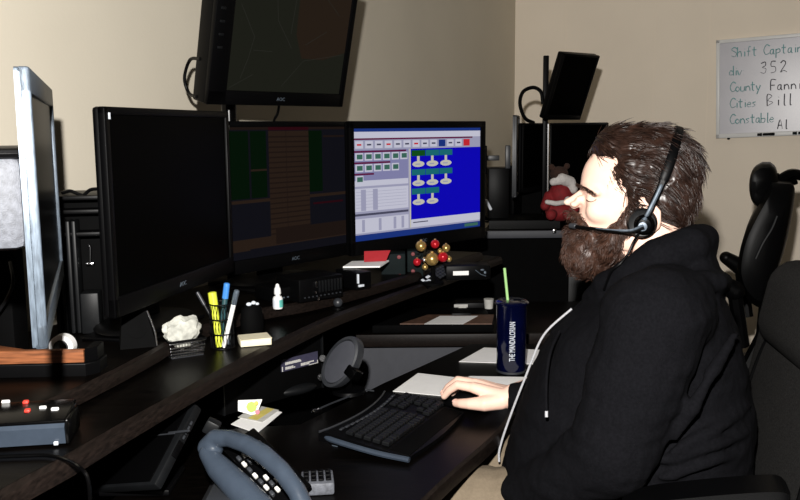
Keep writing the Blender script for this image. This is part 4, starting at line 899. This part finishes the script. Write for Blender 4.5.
for r in range(5):
    for k in range(7):
        if k in (2, 3) and r in (1, 2): continue
        q = MB(T); q.box((Lk*(.22+.10*k), sgn*Wk*(.06+.2*r), .0005), (Lk*.065, Wk*.12, .006), .0015); q.build('key', M['paper_dim' if (k+r) % 2 else 'grey'], t)
q = MB(T); q.box((Lk*.30, sgn*Wk*.42, .001), (Lk*.26, Wk*.10, .005), .001); q.build('line_label', M['paper'], t)
w1 = gp(218, 486, 1.20); q = MB(); q.loft([[V3((base.x+x_*.08, base.y+.03+y_*.05, z_)) for x_, y_ in ((-1, -1), (1, -1), (1, 1), (-1, 1))] if z_ == ZL+.001 else [V3((w1.x+.035+x_*.045, w1.y-.005+y_*.04, z_)) for x_, y_ in ((-1, -1), (1, -1), (1, 1), (-1, 1))] for z_ in (ZL+.001, w1.z-.005)]); q.build('base', M['grey'], t)
e = gp(212, 427, 1.27); q = MB(); q.box(e, (.022, .02, .022), .003, RY(.5)); q.build('hook_switch', M['dark'], t)
c = at_z(302, 497, ZL); F = face_frame(c, .12)
t = thing('key_pad', tuple(c), 'small pale grey key pad with black keys on the lower desk beside the phone', 'key pad')
q = MB(F); q.box((.027, .03, .011), (.056, .06, .022), .004); q.build('case', M['grey_fab'], t)
for i in range(4):
    for j in range(3):
        q = MB(F); q.box((.008+.0125*i, .016+.017*j, .0235), (.0095, .012, .004), .001); q.build('key', M['black'], t)
# ------------------------------------------------------------------ the man and his chair
Fd = V3((-.966, .26, 0)).normalized(); Ld = V3((-Fd.y, Fd.x, 0)); P0 = at_y(640, 200, 1.62)
def LP(px, py, b=0): return at_plane(px, py, P0 + Ld*b, Ld)
def LW(a, b, z): return V3((P0.x, P0.y, 0)) + Fd*a + Ld*b + V3((0, 0, z))
def la(p): return (p-P0).dot(Fd)
def lbb(p): return (p-P0).dot(Ld)
PXM = (LP(650, 200)-LP(640, 200)).length/10
FR = Matrix(((Fd.x, Ld.x, 0), (Fd.y, Ld.y, 0), (0, 0, 1)))   # local axes -> world
def ellp(mb, px, py, b, rx, ry, rb, tilt=0, n=24): mb.ell(LP(px, py, b), (rx*PXM, rb, ry*PXM), FR @ Matrix.Rotation(tilt, 3, 'Y'), n=n, m=16)
seat_z = .49
# chair
Cf = V3((-.992, .125, 0)).normalized(); Cl = V3((-Cf.y, Cf.x, 0))
cx = LW(-.05, 0, 0)
ch = thing('desk_chair', (cx.x, cx.y, 0), 'charcoal fabric high-back desk chair the man in the black hoodie sits on', 'chair')
def CF(p, tilt): 
    return Matrix.Translation(p) @ Matrix(((Cf.x, Cl.x, 0, 0), (Cf.y, Cl.y, 0, 0), (0, 0, 1, 0), (0, 0, 0, 1))) @ Matrix.Rotation(tilt, 4, 'Y')
bt = -.20
pc_ = LP(806, 425, -.02); q = MB(CF(pc_, bt)); q.box((0, 0, 0), (.11, .52, .50), .045, seg=5); q.build('backrest', M['chair_fab'], ch)
for s_ in (-1, 1):
    q = MB(CF(pc_, bt)); q.tube(catmull([V3((.056, s_*.19, -.2)), V3((.058, s_*.195, -.05)), V3((.056, s_*.17, .1)), V3((.05, s_*.1, .2))], 6), .0035, 6); q.build('piping', M['black_matte'], ch)
hc = LP(822, 322, -.03); q = MB(CF(hc, bt)); q.box((0, 0, 0), (.13, .40, .19), .06, seg=6); q.build('headrest', M['chair_fab'], ch)
sx = LW(.04, 0, 0); q = MB(CF(V3((sx.x, sx.y, seat_z-.05)), 0)); q.box((0, 0, 0), (.54, .54, .10), .04, seg=4); q.build('seat', M['chair_fab'], ch)
for s_, nm in ((1, 'near'), (-1, 'far')):
    if s_ == 1:
        pts = [LP(622, 503, .33), LP(650, 494, .33), LP(690, 489, .33), LP(735, 485, .33), LP(775, 483, .33), LP(788, 487, .33)]
    else:
        pts = [p - Ld*.70 for p in pts0]
    if s_ == 1: pts0 = pts
    cm = catmull(pts, 4); q = MB()
    q.loft([[p + Ld*(y_*k) + V3((0, 0, z_)) for y_, z_ in ((-.040, -.028), (.040, -.028), (.045, -.012), (.034, 0), (-.034, 0), (-.045, -.012))] for p, k in zip(cm, [.6]+[1]*(len(cm)-2)+[.6])]); q.build('armrest', M['black'], ch)
    m_ = cm[len(cm)//2]; q = MB(); q.box((m_.x, m_.y, (m_.z-.028+.43)/2), (.05, .04, m_.z-.028-.43), .008); e = V3((cx.x, cx.y, .43)); q.tube([(m_.x, m_.y, .435), (e.x, e.y, .425)], .02, 8); q.build('arm_post', M['black'], ch)
q = MB(); q.tube([(cx.x, cx.y, .12), (cx.x, cx.y, .44)], .032, 14); q.box((cx.x, cx.y, .42), (.2, .2, .04), .008); q.build('gas_column', M['black'], ch)
q = MB(); q.tube([(cx.x, cx.y, .42), V3((cx.x, cx.y, .42))-Cf*.30, pc_-Cf*.06-V3((0, 0, .1))], .025, 8); q.build('back_bracket', M['black'], ch)
for k in range(5):
    a = k*1.2566+.2; q = MB(); tip = V3((cx.x+.31*math.cos(a), cx.y+.31*math.sin(a), .075)); q.tube([(cx.x, cx.y, .115), tip], [.03, .018], 8); lg = q.build('leg', M['black'], ch)
    q = MB(); q.ell(V3((tip.x, tip.y, .03)), .03); q.build('caster', M['black_gloss'], lg)
# ---- the body: one continuous skin
man = thing('person', tuple(LW(0, 0, 0)), 'bearded person in black hoodie and headset, seated in profile with a hand on the mouse', 'person')
body = MB()
face = [(148, 599, .050), (156, 590.5, .058), (165, 584.5, .0625), (174, 581.5, .065), (182, 580.5, .0655), (188, 580.5, .0655), (193, 583.5, .065), (199, 584.5, .0645), (206, 581.5, .0635), (212, 579, .061), (217, 577, .058), (222, 578.5, .054), (228, 577.5, .052), (234, 580.5, .050), (244, 579, .046), (252, 582, .040), (258, 590, .030)]
rings = []
for i in range(45):
    y = 148 + 110*i/44
    for p_, q_ in zip(face, face[1:]):
        if p_[0] <= y <= q_[0]: t_ = (y-p_[0])/(q_[0]-p_[0]); t_ = t_*t_*(3-2*t_)*.5+t_*.5; xf = p_[1]+(q_[1]-p_[1])*t_; w = p_[2]+(q_[2]-p_[2])*t_; break
    f0 = LP(xf, y); z = f0.z; af = la(f0); ab = la(LP(645, y)); ring = []
    for k in range(48):
        th = 2*math.pi*k/48; c_, s_ = math.cos(th), math.sin(th); e = 2/2.35 if c_ > 0 else 1
        ca = math.copysign(abs(c_)**(1.0), c_); sa = math.copysign(abs(s_)**e, s_)
        ring.append(LW(ab + (af-ab)*ca if c_ > 0 else ab + .03*ca, w*sa, z))
    rings.append(ring)
body.loft(rings)
ellp(body, 644, 172, 0, 49, 44, .0735)
ellp(body, 655, 190, 0, 40, 38, .066)
# brow, nose, cheeks, lids, lips
body.chain([LP(583, 186, 0), LP(584.5, 185.5, .018), LP(589, 188, .040), LP(598, 193, .054)], [.0065, .0085, .008, .007])
body.chain([LP(583, 186, 0), LP(584.5, 185.5, -.018), LP(589, 188, -.040), LP(598, 193, -.054)], [.0065, .0085, .008, .007])
body.chain([LP(584.5, 189, 0), LP(578, 195.5, 0), LP(571.5, 200.5, 0), LP(566.8, 202.2, 0)], [.006, .0072, .0078, .0070])
body.chain([LP(581, 200, 0), LP(574, 206, 0)], [.010, .007])
for s_ in (1, -1):
    ellp(body, 573.5, 204.5, .0125*s_, 3.9, 3.2, .0062); body.chain([LP(580, 199, .016*s_), LP(575, 205, .013*s_)], [.008, .0055])
    ellp(body, 602, 211, .038*s_, 17, 14, .020); ellp(body, 590.3, 198.5, .030*s_, 5.2, 4.6, .0125)
    # ear
    ellp(body, 654, 219, .070*s_, 7, 12, .009, .2); body.chain([LP(650, 210, .072*s_), LP(655, 207, .076*s_), LP(659, 212, .077*s_), LP(659, 221, .075*s_), LP(653, 231, .071*s_)], [.0035, .004, .004, .004, .005])
    ellp(body, 630, 236, .045*s_, 16, 16, .014)
body.chain([LP(577.8, 219.5, -.014), LP(576, 218.6, 0), LP(577.8, 219.5, .014)], [.004, .0052, .004])
body.chain([LP(578.5, 225.5, -.013), LP(576.2, 226, 0), LP(578.5, 225.5, .013)], [.0045, .006, .0045])
body.chain([LP(648, 222, 0), LP(660, 262, 0), LP(668, 300, 0)], [.058, .064, .075])
# trunk and limbs inside the clothes
body.chain([LP(668, 310, -.13), LP(668, 310, .13)], [.06, .06])
body.chain([LP(664, 320, 0), LP(645, 400, 0), LP(640, 470, 0)], [.10, .15, .15])
hip = LW(-.03, 0, .60)
sh_l, el_l, wr_l = LP(655, 318, .205), LP(612, 452, .265), LP(524, 492, .14)
W = at_z(513, 397, ZL+.048)
sh_r = LW(la(LP(660, 312)), -.20, LP(660, 312).z); wrist_r = W.copy()
el_r = LW(.02, -.30, .80)
body.chain([sh_l, el_l, wr_l], [.045, .038, .028]); body.chain([sh_r, el_r, wrist_r], [.045, .038, .0275])
legs = []
for s_ in (1, -1):
    h_, k_, an = LW(-.03, .095*s_, .590), LW(.40, .10*s_, .590), LW(.36, .12*s_, .10); legs.append((h_, k_, an))
    body.chain([hip, h_, k_, an], [.10, .075, .055, .04]); body.chain([an, an+Fd*.13+V3((0, 0, -.05))], [.038, .028])
def hand(mb, W, hf, up, side, spec):
    hf = hf.normalized(); hl = up.cross(hf).normalized()*side; up = hf.cross(hl)*side if False else up
    def P(x, y, z): return W + hf*x + hl*y + up*z
    mb.chain([P(-.03, 0, 0), P(.0, 0, 0)], [.027, .0255])
    for x, y, z, r in ((.02, .012, 0, .019), (.02, -.012, 0, .019)): mb.cap(P(0, y*.8, 0), P(x, y, z), .020, r)
    for (mc, pip, dip, tip, r) in spec['f']:
        mb.cap(P(.012, mc[1]*.55, .0), P(*mc), .0175, r*1.32); mb.chain([P(*mc), P(*pip), P(*dip), P(*tip)], [r*1.18, r*1.05, r*.95, r*.82], 14)
    fs = [f_[0] for f_ in spec['f']]
    for a_, b_ in zip(fs, fs[1:]): mb.cap(P(a_[0]-.01, a_[1], a_[2]-.003), P(b_[0]-.01, b_[1], b_[2]-.003), .0105, .0105)
    th = spec['t']; mb.chain([P(*q_) for q_ in th], [.0195, .0165, .0125, .0105, .0088], 14)
    return P
hf = at_z(447, 396, ZL+.03) - W; hf.z = 0
spec = {'f': [((.080, .022, .016), (.116, .026, .019), (.136, .024, .004), (.149, .021, -.012), .0092), ((.085, .003, .019), (.124, .004, .022), (.147, .003, .003), (.158, .002, -.013), .0095), ((.080, -.016, .014), (.114, -.018, .016), (.136, -.018, -.002), (.147, -.018, -.016), .0090), ((.070, -.033, .006), (.098, -.038, .004), (.114, -.039, -.012), (.122, -.038, -.024), .0078)],
        't': [(.022, .016, -.006), (.050, .038, -.010), (.080, .043, -.013), (.101, .040, -.016), (.116, .034, -.019)]}
PH = hand(body, W, hf, V3((0, 0, 1)), 1, spec)
spec2 = {'f': [((.075, .022, .004), (.105, .024, -.004), (.118, .022, -.022), (.112, .020, -.036), .0092), ((.080, .003, .006), (.112, .003, -.004), (.124, .002, -.024), (.116, .001, -.040), .0095), ((.076, -.016, .004), (.106, -.017, -.005), (.117, -.017, -.024), (.110, -.016, -.038), .009), ((.068, -.033, 0), (.092, -.036, -.008), (.101, -.036, -.024), (.095, -.034, -.035), .0078)],
         't': [(.022, .016, -.006), (.048, .036, -.012), (.074, .042, -.02), (.093, .038, -.028), (.106, .03, -.034)]}
hf2 = (wr_l-el_l); hf2.z *= .4
PH2 = hand(body, wr_l, hf2, V3((0, 0, 1)), -1, spec2)
bo = remeshed(body, 'body', M['skin'], .0023, man, 4, factor=.5)
def relax(o, sel, it, k=.5):
    me = o.data; sh = ORG[o.name]; idx = [v.index for v in me.vertices if sel(v.co+sh)]; st_ = set(idx); nb = {i: [] for i in idx}
    for e in me.edges:
        a_, b_ = e.vertices
        if a_ in st_ and b_ in st_: nb[a_].append(b_); nb[b_].append(a_)
    co = {i: me.vertices[i].co.copy() for i in idx}
    for _ in range(it):
        new = {}
        for i in idx:
            n_ = nb[i]; new[i] = co[i].lerp(sum((co[j] for j in n_), V3())/len(n_), k) if len(n_) > 2 else co[i]
        co = new
    for i in idx: me.vertices[i].co = co[i]
    me.update()
zn = LP(575, 208).z
relax(bo, lambda p: la(p) > .05 and p.z > zn-.10 and abs(lbb(p)) < .12, 7)
relax(bo, lambda p: .02 < la(p) < .115 and zn-.07 < p.z < zn+.10 and abs(lbb(p)) < .12, 22)
for f_ in (0, 1):
    tp = spec['f'][f_][3]; dp = spec['f'][f_][2]; n_ = PH(tp[0]+.003, tp[1]+.001, tp[2]+.0035)
    q = MB(); ax = (PH(*tp)-PH(*dp)).normalized(); q.M = frame(n_, ax, V3((0, 0, 1))-hf.normalized()*-.9); q.ell((0, 0, .0028), (.006, .0046, .0015)); q.build('nail', M['nail'], man)
tp = spec['t'][4]; q = MB(); q.M = frame(PH(tp[0]+.001, tp[1]+.003, tp[2]+.0055), (PH(*spec['t'][4])-PH(*spec['t'][3])), V3((-.2, -.5, .9))); q.ell((0, 0, .001), (.0075, .006, .0018)); q.build('nail', M['nail'], man)
# eye: closed lash line and brow
q = MB(); q.tube(catmull([LP(586, 199.6, .0425), LP(588.5, 201.2, .0445), LP(591.5, 201.8, .0455), LP(594.5, 200.8, .0465), LP(596.5, 199, .048)], 5), [.0004]+[.0007]*18+[.0004]*2, 6); q.build('eyelash', M['hair'], man)
q = MB(); q.tube(catmull([LP(586, 199.6, -.0425), LP(588.5, 201.2, -.0445), LP(591.5, 201.8, -.0455), LP(594.5, 200.8, -.0465)], 5), .001, 6); q.build('eyelash', M['hair'], man)
rnd = random.Random(21)
for s_ in (1, -1):
    q = MB()
    for k in range(60):
        u_ = rnd.random(); x_ = 579.5+17*u_; y_ = 185.2+8.5*u_**1.3+rnd.uniform(-1.8, 1.6); b_ = (.016+.040*u_)*s_
        p0 = LP(x_, y_, b_) + Fd*.0065*(1-u_*.2) + Ld*s_*(.004+.005*u_); d_ = (-Fd*.9 + V3((0, 0, rnd.uniform(-.5, .1))) + Ld*s_*.4)
        q.tube([p0-d_*.003, p0+d_*.0035, p0+d_*.008], [.00045, .0004, .0001], 3, cap=False)
    q.build('eyebrow', M['hair'], man)
# ---- hair and beard: a close shell grown over with strands
def strands(mb, me_obj, count, rnd, dirf, L0, L1, r0, lift, ok=None, segs=5, curl=.4):
    me = me_obj.data; sh = ORG[me_obj.name]; vs = me.vertices; n = len(vs); made = 0; guard = 0
    while made < count and guard < count*8:
        guard += 1; v = vs[rnd.randrange(n)]; p = v.co + sh; nn = v.normal.copy()
        if ok and not ok(p, nn): continue
        d = dirf(p, nn); d = (d - nn*d.dot(nn)); 
        if d.length < 1e-4: continue
        d.normalize(); Lg = rnd.uniform(L0, L1); pts = [p - nn*.002]; cur = p.copy(); st = Lg/segs
        ph = noise.noise(p*38)*6; sd = nn.cross(d)
        for k in range(segs):
            u_ = (k+1)/segs; w_ = d + nn*(lift*(.9-u_*1.1)) + sd*curl*math.sin(ph+u_*3.2) + V3((rnd.uniform(-1, 1), rnd.uniform(-1, 1), rnd.uniform(-1, 1)))*.075
            cur = cur + w_.normalized()*st; pts.append(cur.copy())
        mb.tube(pts, [r0, r0*1.1, r0, r0*.8, r0*.55, r0*.12][:segs+1] if segs == 5 else [r0*(1-.9*k/segs) for k in range(segs+1)], 3, cap=False); made += 1
cap_ = MB()
ellp(cap_, 651, 168, 0, 51, 44.5, .0815); ellp(cap_, 618, 147, 0, 26, 22, .056, .3); ellp(cap_, 664, 188, 0, 36, 42, .0765); ellp(cap_, 678.5, 187, 0, 20.5, 41, .062); ellp(cap_, 640, 150, 0, 40, 27, .07)
for s_ in (1, -1): cap_.chain([LP(634, 190, .066*s_), LP(631, 212, .066*s_)], [.014, .009])
def hdisp(p, n):
    return n*(.0035*noise.noise(p*45) + .0025*noise.noise(p*95+V3((5, 2, 1))))
hair = remeshed(cap_, 'hair', M['hair'], .0035, man, 4, hdisp)
hc0 = LP(646, 178)
def hdir(p, n):
    a_ = la(p)-la(hc0); z_ = p.z-hc0.z; b_ = lbb(p)
    d = -Fd*1.0 + V3((0, 0, -.55 - 1.6*max(0, -a_/.09)*(1 if z_ < .06 else .4))) + Ld*.25*(1 if b_ > 0 else -1)
    d += Ld*.7*noise.noise(p*26) + V3((0, 0, .7*noise.noise(p*26+V3((9, 9, 9)))))
    return d
q = MB(); strands(q, hair, 5600, random.Random(4), hdir, .018, .042, .0008, .13, curl=.22)
st = q.build('hair_strands', M['hair'], hair, angle=180)
bd = MB()
ellp(bd, 588, 253, 0, 26, 24.5, .050); ellp(bd, 607, 244, 0, 25, 21, .060); ellp(bd, 578, 240, 0, 14, 15, .034)
for s_ in (1, -1):
    bd.chain([LP(630, 208, .064*s_), LP(624, 226, .062*s_), LP(612, 240, .056*s_)], [.007, .012, .017]); bd.chain([LP(572, 213.5, 0), LP(577, 216, .016*s_), LP(584, 226, .032*s_), LP(592, 240, .042*s_)], [.006, .0068, .008, .012])
beard = remeshed(bd, 'beard', M['beard'], .0035, man, 3, lambda p, n: n*(.004*noise.noise(p*70)))
def bdir(p, n):
    return V3((0, 0, -1)) + Fd*.25 + Ld*.8*noise.noise(p*30) + Fd*.9*noise.noise(p*30+V3((4, 7, 1)))
q = MB(); strands(q, beard, 4200, random.Random(9), bdir, .010, .026, .0006, .9, curl=.7)
q.build('beard_strands', M['beard'], beard, angle=180)
q = MB(); q.chain([LP(577.5, 224, -.010), LP(574.6, 224.4, 0), LP(577.5, 224, .011), LP(580, 224, .018)], [.0025, .0038, .003, .002]); remeshed(q, 'lip', M['lip'], .0012, man, 3)
# ---- hoodie
hd_ = MB()
tor = [(262, 655, 708, .085, 0), (276, 628, 716, .135, 0), (290, 600, 724, .185, 0), (306, 578, 732, .208, 0), (330, 551, 741, .222, 0), (352, 540, 747, .228, 0), (374, 530, 752, .232, 0), (398, 521, 755, .236, 0), (420, 513, 756, .238, 0), (442, 506, 753, .238, 0), (460, 503, 749, .235, 0), (480, 506, 746, .232, 0), (505, 515, 742, .225, 0)]
rings = []
for i in range(60):
    y = 262+243*i/59; xf, xb_, w, _ = interp(tor, y); f0 = LP(xf, y); af, ab = la(f0), la(LP(xb_, y)); c0 = (af+ab)/2; r_ = (af-ab)/2; ring = []
    for k in range(64):
        th = 2*math.pi*k/64; c_, s_ = math.cos(th), math.sin(th); ex = 2/2.3
        ring.append(LW(c0+r_*math.copysign(abs(c_)**ex, c_), w*math.copysign(abs(s_)**ex, s_), f0.z))
    rings.append(ring)
hd_.loft(rings)
# hood lying round the neck
hd_.chain([LP(592, 300, 0), LP(608, 287, .05), LP(632, 276, .088), LP(662, 258, .098), LP(690, 246, .075), LP(700, 243, 0)], [.022, .028, .032, .036, .036, .036])
hd_.chain([LP(592, 300, 0), LP(608, 287, -.05), LP(632, 276, -.088), LP(662, 258, -.098), LP(690, 246, -.075), LP(700, 243, 0)], [.022, .028, .032, .036, .036, .036])
ellp(hd_, 692, 268, 0, 26, 24, .12, .3); hd_.chain([LP(716, 283, -.10), LP(720, 284, 0), LP(716, 284, .10), LP(690, 281, .15), LP(650, 283, .155)], [.02, .022, .02, .017, .012])
# sleeves
hd_.chain([LP(668, 312, .15), sh_l, LP(634, 385, .245), el_l], [.085, .088, .082, .072]); hd_.chain([el_l, LP(570, 478, .215), wr_l], [.072, .060, .044])
hd_.chain([LW(la(sh_r), -.15, sh_r.z), sh_r, el_r], [.085, .085, .068]); cuff = W - hf.normalized()*.012; hd_.chain([el_r, el_r.lerp(W, .55), W - hf.normalized()*.035, cuff], [.066, .052, .037, .0325])
# sewn folds: ridges along the armhole, elbow and waist
for pts, r_ in (([LP(632, 292, .195), LP(624, 330, .255), LP(622, 360, .285)], .010), ([LP(690, 400, .245), LP(668, 430, .27), LP(640, 470, .29)], .012), ([LP(735, 335, .18), LP(705, 385, .26), LP(675, 440, .27)], .010), ([LP(560, 440, .23), LP(600, 428, .30), LP(640, 440, .31)], .012), ([LP(545, 465, .19), LP(585, 450, .27), LP(625, 455, .32)], .012), ([LP(750, 430, .12), LP(712, 446, .22), LP(660, 462, .245)], .010), ([LP(748, 448, .12), LP(712, 462, .22), LP(660, 478, .245)], .010), ([LP(752, 405, .1), LP(716, 428, .21), LP(672, 452, .25)], .009)):
    hd_.chain(catmull(pts, 4), [r_*.5]+[r_]*(4*(len(pts)-1)-1)+[r_*.5], 8)
def cdisp(p, n):
    a_, b_ = la(p), lbb(p); q_ = V3((a_*1.0, b_, p.z*2.6))
    return n*(.0055*noise.noise(q_*7) + .0030*noise.noise(q_*17+V3((3, 3, 3))) + .0014*noise.noise(p*60))
remeshed(hd_, 'hoodie', M['hoodie'], .0055, man, 5, cdisp)
def front_pts(lst, out=.004, b=.0): return [LP(x, y, b) + Fd*out for x, y in lst]
q = MB(); q.tube(catmull([LP(x, y, .012)+Fd*(.010) for x, y in ((577, 309), (556, 327), (546, 340), (538, 358), (531, 376), (523, 396), (515, 417), (508, 437), (504, 452), (504, 462))], 5), .0023, 8); q.build('zipper', M['zip'], man)
q = MB(); q.tube(catmull([LP(560, 330, .11)+Ld*.01, LP(551, 350, .17), LP(547, 372, .20), LP(546, 395, .225), LP(546.5, 412, .235)], 5), .0028, 6); dc = q.build('drawstring', M['hoodie'], man)
q = MB(); q.tube([LP(546.5, 411, .236), LP(546.5, 417, .238)], .0028, 8); q.build('cord_tip', M['zip'], dc)
# ---- trousers and shoes
tr = MB()
for (h_, k_, an), s_ in zip(legs, (1, -1)):
    tr.chain([LW(-.04, 0, .60), h_, h_.lerp(k_, .5)+V3((0, 0, .006)), k_, k_.lerp(an, .5), an+V3((0, 0, .01))], [.125, .098, .086, .074, .064, .056])
def tdisp(p, n):
    q_ = V3((la(p)*2.4, lbb(p)*.8, p.z)); return n*(.006*noise.noise(q_*9)+.003*noise.noise(q_*22))
remeshed(tr, 'trousers', M['khaki'], .006, man, 3, tdisp)
for (h_, k_, an) in legs:
    q = MB(); q.chain([V3((an.x, an.y, .055))-Fd*.02, V3((an.x, an.y, .045))+Fd*.08, V3((an.x, an.y, .04))+Fd*.16], [.052, .045, .038]); q.box(V3((an.x, an.y, .013))+Fd*.065, (.26, .08, .022), .008, Matrix(((Fd.x, Ld.x, 0), (Fd.y, Ld.y, 0), (0, 0, 1))))
    remeshed(q, 'shoe', M['shoe'], .005, man, 3)
# ---- headset
hs = thing('headset', tuple(LP(641, 224, .08)), 'black telephone headset with a thin boom microphone worn on the man\'s head', 'headset')
ec = LP(642, 223, .088)
TE = Matrix(((Fd.x, 0, Ld.x, ec.x), (Fd.y, 0, Ld.y, ec.y), (0, 1, 0, ec.z), (0, 0, 0, 1)))   # z out of the ear
TR = TE.to_3x3()
r13 = 13.5*PXM
def disc(prof, nm, m, par, off=(0, 0, 0)):
    q = MB(); q.lathe([(r_*r13, z_) for r_, z_ in prof], TE @ V3(off), 32, TR); return q.build(nm, M[m], par)
disc([(.2, -.016), (.85, -.016), (1.08, -.010), (1.1, -.002), (.95, .004), (.6, .002)], 'ear_cushion', 'dark', hs)
disc([(0, .000), (.72, .000), (.75, .010), (.6, .016), (.45, .013), (0, .014)], 'ear_cup', 'black_gloss', hs, (-.004, -.002, 0))
disc([(0, .014), (.30, .014), (.32, .017), (0, .018)], 'pivot_cap', 'silver', hs, (-.001, -.005, 0))
q = MB(); q.tube(catmull([TE @ V3((-.004, -.006, .016)), LP(632, 231.5, .098), LP(615, 231, .092), LP(595, 229, .075), LP(583, 227.5, .058), LP(573, 226, .045)], 6), [.0042]*8+[.0034]*17+[.0034]*6, 10); q.build('boom', M['black'], hs)
q = MB(); q.tube(catmull([TE @ V3((-.002, -.002, .0195)), LP(630, 230.3, .1015), LP(610, 229.6, .092), LP(596, 228.2, .0785)], 6), [.0022]*10+[.0012]*9, 8); q.build('boom_trim', M['silver'], hs)
q = MB(); q.chain([LP(575, 226, .046), LP(571, 225.6, .042)], [.0055, .005]); q.build('microphone', M['grey'], hs)
bandp = [TE @ V3((-.006, .004, .010)), LP(651, 208, .0885), LP(660, 188, .0895), LP(668, 168, .085), LP(674, 150, .070), LP(678, 135, .042), LP(679, 128, 0), LP(678, 135, -.042), LP(674, 150, -.070), LP(668, 168, -.078), LP(655, 195, -.086)]
cm = catmull(bandp, 7); rings = []
for i, p in enumerate(cm):
    t_ = (cm[min(i+1, len(cm)-1)]-cm[max(i-1, 0)]).normalized(); o_ = (p - LP(655, 195, 0)); o_ = (o_-t_*o_.dot(t_)).normalized(); w_ = t_.cross(o_)
    hw = .0085 if i > 16 else .006
    rings.append([p+w_*hw+o_*.0015, p+w_*hw*.6+o_*.0035, p-w_*hw*.6+o_*.0035, p-w_*hw+o_*.0015, p-w_*hw-o_*.0015, p+w_*hw-o_*.0015])
q = MB(); q.loft(rings); q.build('headband', M['black'], hs)
q = MB(); q.tube(catmull([TE @ V3((-.003, .006, .014)), LP(650, 209, .0955), LP(657, 195, .0945), LP(662, 184, .0905)], 6), [.0045, .0042]+[.0036]*16+[.0015], 8); q.build('slider_arm', M['silver'], hs)
q = MB(); q.lathe([(.4*r13, -.01), (1.0*r13, -.01), (1.0*r13, .006), (.5*r13, .01), (0, .01)], LP(644, 223, -.075), 24, Matrix(((Fd.x, 0, -Ld.x), (Fd.y, 0, -Ld.y), (0, 1, 0)))); q.build('temple_pad', M['dark'], hs)
q = MB(); q.tube(catmull([TE @ V3((.004, -.016, .008)), LP(633, 243, .092), LP(628, 254, .096), LP(620, 264, .105), LP(611, 272, .10), LP(604, 290, .085)], 6), .0024, 8); q.build('cable', M['black'], hs)
# ------------------------------------------------------------------ light
def lamp(nm, kind, loc, target, energy, col, **k):
    l = bpy.data.lights.new(nm, kind); l.energy = energy; l.color = col
    for a_, v_ in k.items(): setattr(l, a_, v_)
    o = bpy.data.objects.new(nm, l); COL.objects.link(o); o.location = V3(loc)
    o.rotation_euler = (V3(target)-V3(loc)).to_track_quat('-Z', 'Y').to_euler(); return o
lamp('camera_flash', 'SPOT', (-.05, -.02, 1.545), (.05, 2.0, 1.15), 300, (1, .97, .93), spot_size=math.radians(74), spot_blend=.35, shadow_soft_size=.018)
lamp('ceiling_fill', 'AREA', (1.9, 3.0, H-.03), (1.9, 3.0, 0), 1.5, (1, .93, .82), shape='RECTANGLE', size=1.2, size_y=.6)  # added overhead fill for the dim room light; no fixture is seen
w = bpy.data.worlds.new('world'); SC.world = w; w.use_nodes = True
w.node_tree.nodes['Background'].inputs[0].default_value = (.9, .85, .78, 1); w.node_tree.nodes['Background'].inputs[1].default_value = .004
SC.view_settings.view_transform = 'Standard'; SC.view_settings.look = 'None'; SC.view_settings.exposure = 0; SC.view_settings.gamma = 1; SC.view_settings.use_curve_mapping = False
